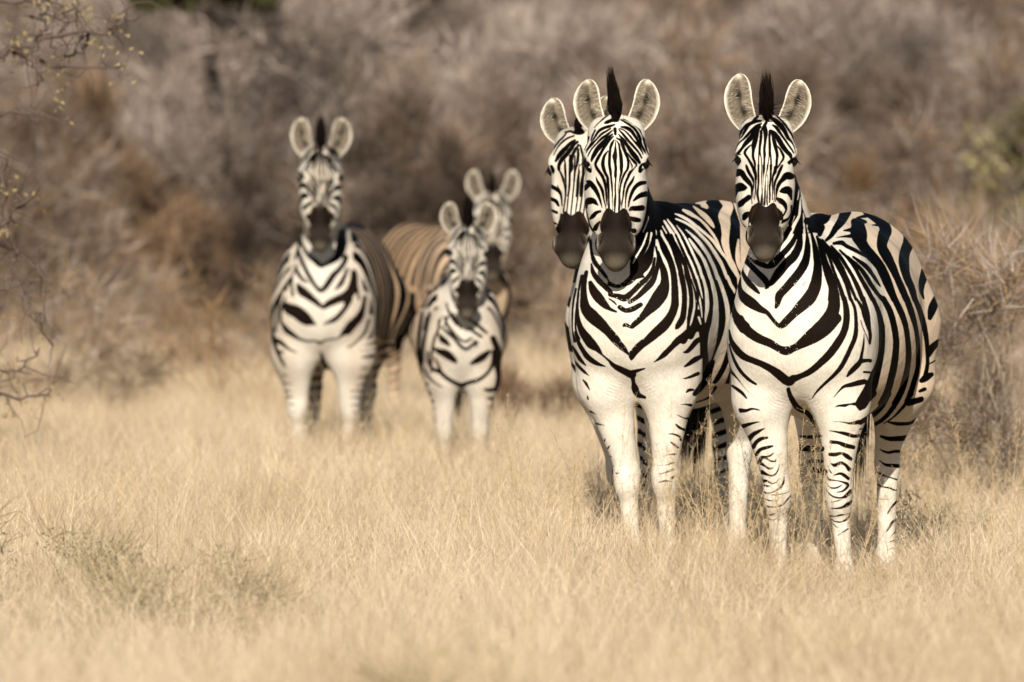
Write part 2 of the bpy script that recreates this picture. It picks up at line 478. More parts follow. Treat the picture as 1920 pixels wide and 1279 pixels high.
def make_zebra(c):
    """builds one zebra from its pose c; every coordinate is local to the spot on the ground below its chest"""
    s, yaw = c['s'], math.radians(c['yaw'])
    hs = c.get('hs', s)
    drop = c.get('drop', 0.0)
    D = np.array([math.sin(yaw), math.cos(yaw), 0]); Lx = np.array([math.cos(yaw), -math.sin(yaw), 0]); Zx = np.array([0, 0, 1.])
    TA = [Lx, D, Zx]
    def tp(l, t, z): return (Lx * l + D * t + Zx * (z - drop)) * s
    P = []
    add = P.append
    fat = c.get('fat', 1.0)
    S = lambda *r: tuple(q * s for q in r)
    # trunk
    add(ellipsoid(tp(0, .60, .985), TA, S(.318 * fat, .56, .375), .12 * s))
    add(ellipsoid(tp(0, 1.06, 1.09), TA, S(.240 * fat, .33, .28), .14 * s))
    add(ellipsoid(tp(0, .27, 1.12), TA, S(.155, .26, .245), .10 * s))
    add(ellipsoid(tp(0, .03, .965), TA, S(.205, .20, .26), .10 * s))
    for q in (-1, 1):
        add(ellipsoid(tp(q * .15, .13, .99), TA, S(.098, .17, .26), .08 * s))
        add(ellipsoid(tp(q * .120, -.06, .96), TA, S(.085, .07, .15), .07 * s))
        add(ellipsoid(tp(q * .106, 1.14, .96), TA, S(.122, .19, .27), .10 * s))
    # neck
    hp = c['poll']
    n2 = np.array([hp[0], hp[1] + .215, hp[2] - .115]) * s
    nb = np.array([0.0, .13, 1.10 - drop]) * s
    n1 = (n2 * .52 + nb * .48) + np.array([0, .0, .0]); n1[0] = (n2[0] * .62 + nb[0] * .38)
    nd = n2 - nb; nd /= np.linalg.norm(nd)
    g = np.cross(nd, [1, 0, 0]); g /= np.linalg.norm(g)
    nw = c.get('neckw', 1.0)
    add(bone(nb, n1, .132 * s * nw, .096 * s * nw, .075 * s, g, 1.65))
    add(bone(n1, n2, .096 * s * nw, .078 * s * nw, .05 * s, g, 1.55))
    # legs
    lw = c.get('lw', 1.0)
    for q, (xe, xk, xf, yo) in zip((-1, 1), c['front']):
        e = lambda x, y, z: np.array([x, y + yo, z]) * s
        zl = c.get('legz', 1.0)
        add(bone(e(xe * .93, .02, .93 - drop), e(xe * .98, .03, .70 - drop), .106 * s, .088 * s * lw, .09 * s))
        add(bone(e(xe, .14, .90 - drop), e(xe * .98, .10, .72 - drop), .10 * s, .075 * s, .07 * s))
        add(bone(e(xe * .98, .035, .72 - drop), e(xk, .05, .41 * zl), .088 * s * lw, .044 * s * lw, .05 * s))
        add(ellipsoid(e(xk, .045, .365 * zl), TA, S(.046, .050, .066), .03 * s))
        add(bone(e(xk, .055, .39 * zl), e(xf, .065, .13), .037 * s, .0265 * s, .02 * s))
        add(ellipsoid(e(xf, .065, .115), TA, S(.033, .040, .042), .02 * s))
        add(bone(e(xf, .06, .115), e(xf, .015, .05), .030 * s, .034 * s, .02 * s))
        add(bone(e(xf, .01, .045), e(xf, .0, .012), .040 * s, .050 * s, .01 * s))
    for q, (xs, xh, xf, yo) in zip((-1, 1), c['hind']):
        yh = 1.06 * math.cos(yaw) + yo
        e = lambda x, y, z: np.array([x, yh + y, z]) * s
        zl = c.get('legz', 1.0)
        add(bone(tp(q * .15, 1.08, .95), e(xs, -.06, .76 - drop), .16 * s, .112 * s, .10 * s))
        add(bone(e(xs, -.06, .76 - drop), e(xh, .13, .50 * zl), .110 * s, .046 * s, .06 * s))
        add(bone(e(xh, .17, .505 * zl), e(xh, .125, .44 * zl), .030 * s, .040 * s, .03 * s))
        add(bone(e(xh, .125, .45 * zl), e(xf, .105, .13), .040 * s, .030 * s, .03 * s))
        add(ellipsoid(e(xf, .105, .12), TA, S(.036, .042, .045), .02 * s))
        add(bone(e(xf, .10, .115), e(xf, .055, .05), .031 * s, .035 * s, .02 * s))
        add(bone(e(xf, .05, .045), e(xf, .04, .012), .040 * s, .050 * s, .01 * s))
    # tail root
    tl = c['tail']
    add(bone(tp(0, 1.33, 1.16), np.array(tl[0]) * s, .045 * s, .028 * s, .05 * s))
    add(bone(np.array(tl[0]) * s, np.array(tl[1]) * s, .028 * s, .018 * s, .03 * s))
    # head
    pitch, roll, hyaw = c.get('pitch', 22), c.get('roll', 0), c.get('hyaw', 0)
    R = rotm('Z', hyaw) @ rotm('Y', roll)
    ph = math.radians(pitch)
    U = R @ np.array([0, -math.sin(ph), -math.cos(ph)]); Wd = R @ np.array([0, -math.cos(ph), math.sin(ph)]); Vd = R @ np.array([1., 0, 0])
    H0 = np.array(hp, float) * s
    HA = [U, Vd, Wd]
    def h(u, v, w_): return H0 + (U * u + Vd * v + Wd * w_) * hs
    T = lambda *r: tuple(q * hs for q in r)
    hk = lambda k: k * hs
    hprims = []
    ah = lambda p: (add(p), hprims.append(p))
    ah(ellipsoid(h(.100, 0, -.085), HA, T(.100, .097, .095), hk(.05)))
    ah(ellipsoid(h(.035, 0, -.085), HA, T(.055, .060, .075), hk(.05)))
    ah(ellipsoid(h(.13, 0, -.048), HA, T(.12, .082, .055), hk(.05)))
    ah(bone(h(.15, 0, -.075), h(.42, 0, -.056), .070 * hs, .034 * hs, hk(.035)))
    for q in (-1, 1):
        ah(ellipsoid(h(.132, q * .090, -.052), HA, T(.032, .021, .034), hk(.03)))
        ah(ellipsoid(h(.225, q * .066, -.135), HA, T(.150, .042, .092), hk(.035)))
        ah(bone(h(.23, q * .048, -.105), h(.40, q * .010, -.085), .042 * hs, .026 * hs, hk(.03)))
        ah(bone(h(.27, q * .040, -.185), h(.45, q * .020, -.125), .030 * hs, .026 * hs, hk(.05)))
        ah(ellipsoid(h(.455, q * .047, -.052), HA, T(.036, .024, .038), hk(.020)))
        ah(ellipsoid(h(.030, q * .060, -.085), HA, T(.040, .030, .042), hk(.04)))
    ah(ellipsoid(h(.460, 0, -.066), HA, T(.066, .049, .054), hk(.030)))
    ah(ellipsoid(h(.505, 0, -.072), HA, T(.036, .037, .040), hk(.03)))
    ah(ellipsoid(h(.498, 0, -.118), HA, T(.032, .034, .028), hk(.015)))
    for q in (-1, 1):
        tilt = [U * math.cos(.35) + q * Vd * math.sin(.35), -q * U * math.sin(.35) + Vd * math.cos(.35), Wd]
        add(ellipsoid(h(.452, q * .057, -.020), tilt, T(.027, .0095, .026), hk(.008), True))
        add(ellipsoid(h(.158, q * .112, -.060), HA, T(.020, .012, .022), hk(.012), True))
    vox = c.get('vox', .006)
    Fv, lo, vx = build_sdf(P, vox)
    Pv, Q = surface_nets(Fv, lo, vx)
    Pv = smooth_mesh(Pv, Q, 2)
    # refine the head so that the fine face stripes can be stored
    if c.get('refine', 0):
        for level in range(c['refine']):
            loc = (Pv - H0) / hs
            uu = loc @ U; ww = loc @ Wd
            fm = np.ones(len(Pv), bool) if (level == 0 and c.get('fine', 1)) else (uu > -.06) & (uu < .56) & (ww > -.16) & (ww < .06)
            sel = fm[Q].all(1)
            Qs = Q[sel]; Qo = Q[~sel]
            E = np.sort(np.concatenate([Qs[:, [0, 1]], Qs[:, [1, 2]], Qs[:, [2, 3]], Qs[:, [3, 0]]]), 1)
            ue, inv = np.unique(E, axis=0, return_inverse=True)
            inv = inv.ravel()
            n0 = len(Pv); nq = len(Qs)
            mid = (Pv[ue[:, 0]] + Pv[ue[:, 1]]) * .5
            cen = Pv[Qs].mean(1)
            Pv = np.concatenate([Pv, mid, cen])
            e = [n0 + inv[i * nq:(i + 1) * nq] for i in range(4)]
            ce = n0 + len(ue) + np.arange(nq)
            Qn = np.concatenate([np.stack([Qs[:, 0], e[0], ce, e[3]], 1), np.stack([e[0], Qs[:, 1], e[1], ce], 1),
                                 np.stack([ce, e[1], Qs[:, 2], e[2]], 1), np.stack([e[3], ce, e[2], Qs[:, 3]], 1)])
            # border quads keep four corners (hairline T junctions are closed by the overlap below)
            Q = np.concatenate([Qn, Qo])
            used = np.zeros(len(Pv), bool); used[Qn.ravel()] = True
            border = np.zeros(len(Pv), bool); border[Qo.ravel()] = True
            selv = (used & ~border).astype(float)
            # midpoints on the border must stay on their edge
            cnt = np.bincount(inv, minlength=len(ue)); selv[n0:n0 + len(ue)][cnt < 2] = 0
            Pv = _smooth_sel(Pv, Qn, selv)
    ox, oy = c['X0'], c['Y0']
    if c.get('fine', 1):       # skin folds between the forelegs and the chest
        t_ = (Pv @ D) / s; l_ = (Pv @ Lx) / s; z_ = Pv[:, 2] / s
        for q in (-1, 1):
            lq = l_ * q
            gw = np.exp(-((lq - .075) / .045) ** 2 - ((z_ - .70) / .055) ** 2) * (1 - sstep(t_, .04, .12)) * (lq > 0)
            Pv[:, 1] -= gw * .0010 * s * np.sin(2 * math.pi * (z_ - .75 * lq + .006 * np.sin(lq * 60 + z_ * 40)) / .0155) * (.6 + .4 * np.sin(z_ * 130 + lq * 70))
    # vertex normals
    n = np.zeros_like(Pv)
    fn = np.cross(Pv[Q[:, 2]] - Pv[Q[:, 0]], Pv[Q[:, 3]] - Pv[Q[:, 1]])
    for k in range(4):
        for d in range(3): n[:, d] += np.bincount(Q[:, k], fn[:, d], len(Pv))
    n /= np.linalg.norm(n, axis=1)[:, None] + 1e-12
    # frontal view of the animal: the drawing its markings were taken from
    wy = oy + Pv[:, 1]
    px = 960 + FPX * (ox + Pv[:, 0]) / wy; py = HORIZON + FPX * (CAM_Z - Pv[:, 2]) / wy
    mpp = wy / FPX
    view = np.stack([ox + Pv[:, 0], wy, Pv[:, 2] - CAM_Z], 1); view /= np.linalg.norm(view, axis=1)[:, None]
    facing = -(n * view).sum(1)
    loc = (Pv - H0) / hs; u = loc @ U; v = loc @ Vd; w_ = loc @ Wd
    t = (Pv @ D) / s; l = (Pv @ Lx) / s; z = Pv[:, 2] / s + drop
    zr = Pv[:, 2] / s
    # markings of the sides that the drawing does not show
    hd = np.full(len(Pv), 1.0)
    near = (u > -.12) & (u < .60) & (w_ < .12) & (w_ > -.30) & (np.abs(v) < .17)
    Pn = Pv[near]
    for p in hprims: hd[near] = np.minimum(hd[near], p['f'](Pn[:, 0], Pn[:, 1], Pn[:, 2]))
    headm = (hd < .014 * hs) | ((u < .14) & (hd < .06 * hs) & (facing > 0) & (z > 1.3 * c.get('hz', 1)))
    nk = (Pv - nb) @ nd / s
    ph1 = t / .088 + .35 * np.sin(z * 5.0 + 1.0)
    ang = np.arctan2(z - .62, np.maximum(t - .72, 1e-3))
    ph2 = .72 / .088 + .35 * np.sin(z * 5 + 1) + (math.pi / 2 - ang) * 4.6 + (t - .72) * 2
    phb = np.where(t < .72, ph1, ph2)
    phn = nk / .075 + 3 * np.abs(l) - .4 * t
    nb_w = sstep(nk, .05, .25) * (t < .35)
    phs = np.where(nb_w > .5, phn, phb)
    duty = c.get('duty', .48) - .28 * sstep(.75 - z, 0, .12)
    tri = np.abs((phs % 1.0) - .5)
    proc = (tri - duty / 2) * .085
    leg = zr < .72 - .5 * drop
    phl = zr / .052 + 1.2 * np.sin(l * 9 + t * 3) 
    procl = (np.abs((phl % 1.0) - .5) - (.18 * sstep(zr, .12, .5) + .04)) * .05
    proc = np.where(leg, procl, proc)
    phh = u / .03 + np.abs(v) * 12
    proch = (np.abs((phh % 1.0) - .5) - .23) * .03
    proc = np.where(headm, proch, proc)
    coat = c.get('coat')
    if coat is not None:
        sd_ = coat.sample(px, py) * mpp
        if 'face' in c: sd_ = np.where(headm, coat.sample(px, py, c['face']) * mpp, sd_)
        inside = (px > coat.x0 + 2) & (px < coat.x0 + coat.w / coat.ss - 2) & (py > coat.y0 + 2) & (py < coat.y0 + coat.h / coat.ss - 2)
        ext = c.get('extent')
        if c.get('fill'): sd_ = np.where((coat.sample(px, py) > 7.4) & ~headm & ((t > c['fill']) | ((np.abs(l) > .15) & (t > -.06) & (z > .72))), proc, sd_)
        mark = np.where((facing > 0.0) & inside, sd_, proc)
        if 'own' in c: 
            keep = c['own'](px, py, u, v, w_, t, z, facing, headm)
            mark = np.where(keep, mark, proc)
    else:
        mark = proc
    fleck = np.exp(-(l / .075) ** 2) * sstep(.15 - t, 0, .05) * sstep(z, .78, .86) * (1 - sstep(z, 1.08, 1.2))
    mark = mark + fleck * (np.random.default_rng(9).uniform(size=len(mark)) > .93) * .010 * (mark < -.003) * c.get('fleck', 0)
    # muzzle skin
    edge = .345 + .010 * np.cos(v * 110) * (np.abs(v) < .04) + .10 * sstep(-w_, .08, .16) + c.get('muz', 0)
    edge = edge + 2.2 * np.maximum(np.abs(v) - .043, 0) * sstep(.43 - u, 0, .06)
    mz = np.where(headm, u - edge, -1.0)
    mark = np.where(mz > 0, -.01, np.where(headm & (mz > -.006), np.minimum(mark, -mz - .002), mark))
    pale = np.empty((len(Pv), 3)); dark = np.empty((len(Pv), 3))
    white = np.array([.62, .575, .50]); tan = np.array(c.get('tan', (.61, .49, .365)))
    ft = sstep(t, .18, .42) * sstep(z, .62, .75) * (1 - nb_w * .7)
    ft = np.clip(ft + .35 * sstep(nk, .1, .3) * sstep(t, -.02, .1), 0, 1)
    ft = np.where(headm, .30 * sstep(w_, -.12, -.04) * (1 - sstep(u, .3, .36)) * (1 - sstep(np.abs(v), .05, .075)), ft)
    pale[:] = white + (tan - white) * ft[:, None]
    if c.get('alltan'): pale += (np.array(c['tan']) - pale) * (.8 * (1 - sstep(nk, .15, .3)))[:, None]
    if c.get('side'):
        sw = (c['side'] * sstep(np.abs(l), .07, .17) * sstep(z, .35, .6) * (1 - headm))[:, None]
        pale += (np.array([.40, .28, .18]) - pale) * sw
    pale *= c.get('bright', 1.0)
    dark[:] = BLACK
    chest = sstep(-l * 0 + (.12 - t), 0, .12) * sstep(1.2 - z, 0, .1)
    dark += (np.array([.0105, .0062, .004]) - dark) * (chest * .75)[:, None]
    m1 = np.array([.012, .008, .006]); m2 = np.array([.020, .0148, .0112]); m3 = np.array([.115, .10, .075]); rust = np.array([.045, .022, .010])
    q1 = sstep(u, .385, .455)[:, None]; q2 = np.maximum(sstep(u, .49, .545), sstep(-w_, .09, .12) * sstep(u, .40, .46))[:, None]
    mc = m1 + (m2 - m1) * q1; mc = mc + (m3 - mc) * q2
    nose = np.exp(-((np.abs(v) - .068) / .014) ** 2 - ((u - .455) / .034) ** 2)[:, None]
    mc = mc + (np.array([.24, .20, .16]) - mc) * nose
    rs = (np.exp(-((mz - .012) / .012) ** 2) * sstep(np.abs(v), .028, .045))[:, None]
    mc = mc + (rust - mc) * np.clip(rs, 0, 1) * .8
    nz = np.exp(-((np.abs(v) - .054) / .007) ** 2 - ((u - .452) / .022) ** 2)[:, None] * (w_ > -.05)[:, None]
    mc = mc * (1 - .85 * nz)
    mm = (headm & (mz > -.05) & (np.abs(v) < .065))[:, None]
    dark = np.where(mm, mc, dark)
    hoof = (zr < .055)
    mark = np.where(hoof, -.01, mark); dark = np.where(hoof[:, None], (.05, .045, .04), dark)
    if 'paint' in c: c['paint'](dict(px=px, py=py, u=u, v=v, w=w_, t=t, z=z, l=l, headm=headm, pale=pale, dark=dark, mark=mark, facing=facing))
    root = empty('zebra', (ox, oy, 0))
    VS = [Pv]; QS = [Q]; MK = [mark]; PL = [pale]; DK = [dark]
    nv = len(Pv)
    for e in c['ears']:
        sgn, b_, t_, hw, turn = e
        dv = np.array(t_, float) - np.array(b_, float)
        ev, ef, em, ep, ed = ear_mesh((sgn, (0, 0, 0), U * dv[0] + Vd * dv[1] + Wd * dv[2], hw, turn), None, hs)
        bpos = h(*b_)
        ev = ev + bpos
        VS.append(ev); QS.append(ef + nv); MK.append(em); PL.append(ep * c.get('bright', 1.0)); DK.append(ed); nv += len(ev)
    body = mesh_obj('body', np.concatenate(VS), np.concatenate(QS), M_COAT, root)
    set_attr(body.data, 'mark', 'FLOAT', np.concatenate(MK))
    for nm, arr in (('pale', np.concatenate(PL)), ('dark', np.concatenate(DK))):
        set_attr(body.data, nm, 'FLOAT_COLOR', np.concatenate([arr, np.ones((len(arr), 1))], 1))
    # eyes with lashes
    for q in (-1, 1):
        bm = bmesh.new()
        bmesh.ops.create_uvsphere(bm, u_segments=20, v_segments=12, radius=.0215 * hs)
        e = bpy.data.meshes.new('eye'); bm.to_mesh(e); bm.free()
        e.polygons.foreach_set('use_smooth', np.ones(len(e.polygons), dtype=bool)); e.materials.append(M_EYE)
        eo = bpy.data.objects.new('eye', e); COL.objects.link(eo); eo.parent = root
        eo.location = h(.158, q * .094, -.056)
        r = np.random.default_rng(2)
        k = 60
        a = r.uniform(0, 1, k)
        bs = np.array([h(.144 + .010 * x, q * (.098 + .016 * x), -.030 - .04 * x) for x in a])
        ds = np.array([U * (.75 + .12 * r.normal()) + q * Vd * (.5 + .6 * x) + Wd * (.45 - .4 * x) for x in a])
        sv, sf, _ = strands(bs, ds, r.uniform(.012, .018, k) * hs, np.full(k, .0026 * hs), 3, np.tile(U * .004 * hs, (k, 1)), 4)
        mesh_obj('eyelashes', sv - np.array(eo.location), sf, M_LASH, eo, smooth=False)
    # mane
    r = np.random.default_rng(c.get('seed', 1))
    mn = c['mane']            # half width, height, lean
    crest = [h(.045, 0, .0), h(.0, 0, -.02), h(-.035, 0, -.07)]
    back = n2 + g * (-1 if g[1] < 0 else 1) * .088 * 1.42 * s
    gb = g * (-1 if g[1] < 0 else 1)
    crest += [n2 + gb * .118 * s, n1 + gb * .172 * s, nb + gb * .23 * s + np.array([0, .06, .03]) * s]
    crest = np.array(crest)
    cum = np.concatenate([[0], np.cumsum(np.linalg.norm(np.diff(crest, axis=0), axis=1))])
    k = c.get('nhair', 2600)
    a = r.uniform(0, 1, k) ** 1.25 * cum[-1]
    bs = np.stack([np.interp(a, cum, crest[:, d]) for d in range(3)], 1)
    lat = r.normal(size=k)
    bs += Vd[None] * (lat * .0065 * hs)[:, None]
    fr = a / cum[-1]
    hgt = np.interp(fr, [0, .03, .08, .14, .3, .7, 1], [.06, .11, .16, .175, .13, .10, .05]) * mn[1] * hs * r.uniform(.80, 1.04, k) * (1 - .16 * np.minimum(np.abs(lat), 2.2))
    dr = np.stack([lat * .15 * mn[0] + mn[2] + r.normal(size=k) * .02, np.interp(fr, [0, .1, .25, 1], [-.25, -.02, .35, .7]) + r.normal(size=k) * .05, np.full(k, 1.0)], 1)
    sv, sf, si = strands(bs, dr, hgt, np.full(k, .0045 * hs), 3, np.stack([-lat * .017 * mn[0] * hs + mn[3] * hs * .03, r.normal(size=k) * .004, np.zeros(k)], 1), 8)
    mo = mesh_obj('mane', sv, sf, M_SHAIR, root, smooth=False)
    band = np.abs(((a / s / .075) % 1) - .5)
    pc = np.where(((band > .27) & (fr > .2))[:, None], np.array([[.5, .44, .35]]), np.array([[.0018, .0014, .0012]]))[si]
    nvs = 8
    tipv = np.tile(np.repeat(np.arange(4), 2), k) / 3.0
    pc = pc + (np.array([.006, .0032, .002]) - pc) * (tipv > .6)[:, None]
    set_attr(mo.data, 'pale', 'FLOAT_COLOR', np.concatenate([pc, np.ones((len(pc), 1))], 1))
    # tail tuft
    k = 420
    t0 = np.array(tl[0]) * s; t1 = np.array(tl[1]) * s; t2 = np.array(tl[2]) * s
    a = r.uniform(.25, 1.0, k)
    bs = t0 + (t1 - t0) * a[:, None] + r.normal(size=(k, 3)) * .012
    dr = (t2 - t1) / np.linalg.norm(t2 - t1) + r.normal(size=(k, 3)) * .03
    ln = np.linalg.norm(t2 - t1) * r.uniform(.6, 1.05, k)
    sv, sf, si = strands(bs, dr, ln, np.full(k, .006), 3, None, 9)
    mo = mesh_obj('tail_tuft', sv, sf, M_SHAIR, root, smooth=False)
    pw = (r.uniform(size=k) < .14)
    pc = np.where(pw[:, None], np.array([[.42, .36, .27]]), np.array([[.013, .010, .009]]))[si]
    set_attr(mo.data, 'pale', 'FLOAT_COLOR', np.concatenate([pc, np.ones((len(pc), 1))], 1))
    # whiskers
    if c.get('refine', 0):
        k = 46
        bs = []; ds = []
        for _ in range(k):
            q = r.uniform(-1, 1); x = r.uniform(-.012, .03)
            bs.append(h(.485 + x, q * .035, -.10)); ds.append(U * .9 + q * Vd * .8 + Wd * r.uniform(-.2, .4))
        sv, sf, _ = strands(np.array(bs), np.array(ds), r.uniform(.02, .045, k) * hs, np.full(k, .0009), 2, None, 2)
        wo = mesh_obj('whiskers', sv, sf, M_SHAIR, root, smooth=False)
        set_attr(wo.data, 'pale', 'FLOAT_COLOR', np.tile([.3, .27, .22, 1], (len(sv), 1)))
    tag(root, c['label'], 'zebra', c.get('group', 'zebras watching the camera'))
    return root

def _smooth_sel(P, Q, sel):
    n = len(P)
    E = np.concatenate([Q[:, [0, 1]], Q[:, [1, 2]], Q[:, [2, 3]], Q[:, [3, 0]]])
    for lam in (.6, .6, -.5):
        S = np.zeros_like(P); C = np.zeros(n)
        for a, b in ((0, 1), (1, 0)):
            for d in range(3): S[:, d] += np.bincount(E[:, a], P[E[:, b], d], n)
            C += np.bincount(E[:, a], minlength=n)
        L = S / np.maximum(C, 1)[:, None] - P
        P = P + lam * L * (sel * (C > 0))[:, None]
    return P
# ------------------------------------------------------------------ markings (centre line and width of each dark stripe, and of shade painted on F)
FACE_A = """
@1340 190 10
935,500,100 955,600,90 945,750,60 930,900,55 935,1000,60 930,1100,40 925,1279,45
965,400,60 900,520,70
1040,560,70 1025,660,50 1030,800,55 1030,950,55 1015,1060,25 1000,1180,25 990,1279,30
1035,950,50 1055,1080,40 1058,1279,45
1060,560,60 1090,640,60 1115,750,80 1150,900,70 1170,1000,60 1165,1100,55 1150,1279,45
1150,820,20 1210,880,40 1270,980,55 1290,1060,50 1240,1150,40 1190,1230,35 1155,1279,30
1060,540,30 1120,600,80 1190,700,100 1260,820,100 1340,930,90 1410,1000,80 1430,1050,60
1090,450,40 1160,500,70 1230,600,60 1300,700,50 1370,800,45 1440,900,40 1480,970,30
1040,300,60 1130,360,90 1230,450,110 1310,560,90 1370,680,70 1440,760,45 1490,860,25 1515,960,16
1130,250,30 1230,340,40 1330,450,50 1400,560,50 1450,640,40 1500,760,25 1530,870,20
870,560,60 865,700,60 845,850,55 840,950,50 825,1050,28 820,1279,35
845,960,40 870,1050,25 878,1150,25 885,1279,20
830,520,40 770,700,90 740,800,100 720,950,60 720,1050,55 750,1150,50 760,1279,34
700,810,20 640,850,40 580,920,55 565,980,55 620,1070,50 680,1170,60 730,1279,60
850,480,60 760,570,100 680,680,100 590,780,90 520,870,60 460,950,60 430,980,50 490,1000,20
870,420,40 780,470,60 680,560,60 600,650,55 530,720,40 450,790,35 410,860,25 390,920,20
860,370,50 750,380,80 650,440,60 590,520,60 540,600,50 500,670,30 420,730,20 370,800,18 350,900,14
810,280,50 760,330,60 700,390,50 600,440,50 520,530,50 470,620,60 410,720,50 360,790,30 335,880,20
830,170,25 750,230,35 640,290,30 560,360,25 500,430,20
340,1000,60 400,1060,100 450,1120,100 420,1180,50
1540,1060,60 1470,1110,100 1400,1150,80
"""
FACE_A_LOW = """
@1340 310 10
730,60,60 765,180,50 770,300,30 765,450,22 750,600,15 745,650,10
590,0,30 610,60,50 650,150,50 710,250,45 735,350,25 715,480,18 720,620,12
370,170,80 430,140,110 500,140,90 570,240,80 640,320,70 690,400,45 690,500,25 690,620,18 700,720,16
820,0,35 820,150,30 820,300,30 815,420,30 800,520,40 815,620,40 830,700,30
885,0,15 880,150,20 880,300,15 880,400,12 890,500,18 885,600,36 880,720,45
920,0,35 920,100,40 915,200,14 905,350,12 900,450,10 890,530,15
990,0,25 985,80,25 960,190,14 950,300,14 945,450,26 940,600,30 930,740,40
990,180,12 1000,280,12 990,400,15 985,550,22 980,650,26 985,740,25
1055,0,45 1050,150,35 1045,300,35 1030,420,30 1035,560,30 1030,700,25
1140,40,55 1130,120,55 1090,220,35 1085,350,28 1085,500,18 1080,650,15
1270,0,30 1230,80,50 1180,200,45 1130,320,40 1115,440,25 1120,560,18 1110,680,12
1450,210,80 1400,200,110 1340,200,100 1270,270,70 1210,340,60 1170,440,45 1155,560,25 1140,680,18
600,420,30 540,420,90 470,410,130 410,460,80 385,560,50 370,620,30
340,200,16 335,330,16
370,620,20 350,750,25 360,880,35 400,980,50 450,1060,45 520,1120,30 570,1150,20
640,600,80 560,660,80 490,720,90 460,770,40
640,900,60 580,940,90 550,1000,60
1240,490,40 1310,470,100 1380,470,110 1420,560,60 1440,640,30
1180,630,50 1240,670,80 1310,730,70 1340,830,35 1310,900,30 1270,960,30
1180,830,40 1220,920,90 1250,1000,60
1440,760,30 1430,900,25 1380,1000,35 1290,1050,50 1260,1090,20
"""
NECK_A = "@1340 310 10\n1450,60 1560,-10 1600,400 1650,800 1720,1000 1800,1279 1400,1290 1380,1080 1430,800"
NECK_A_WHITE = """
@1340 310 10
1582,450,10 1572,550,15 1552,650,8
1608,600,10 1600,800,38 1580,950,40 1500,1100,55 1430,1260,60
1662,900,10 1672,1050,28 1682,1290,30
1725,1060,15 1780,1180,28 1840,1290,30
1718,1080,8 1750,1250,22
1500,950,10 1450,1080,10
"""
NECK_B = "@1060 320 10\n1480,0 1530,0 1560,300 1600,450 2000,420 1900,900 1750,1290 1150,1290 1240,1100 1400,900 1470,650"
NECK_B_WHITE = """
@1060 320 10
1560,850,8 1540,950,14 1460,1150,18
1620,850,8 1690,1000,12 1710,1200,14
1460,850,8 1430,1000,14 1350,1150,12
1230,1170,40 1250,1250,50
"""
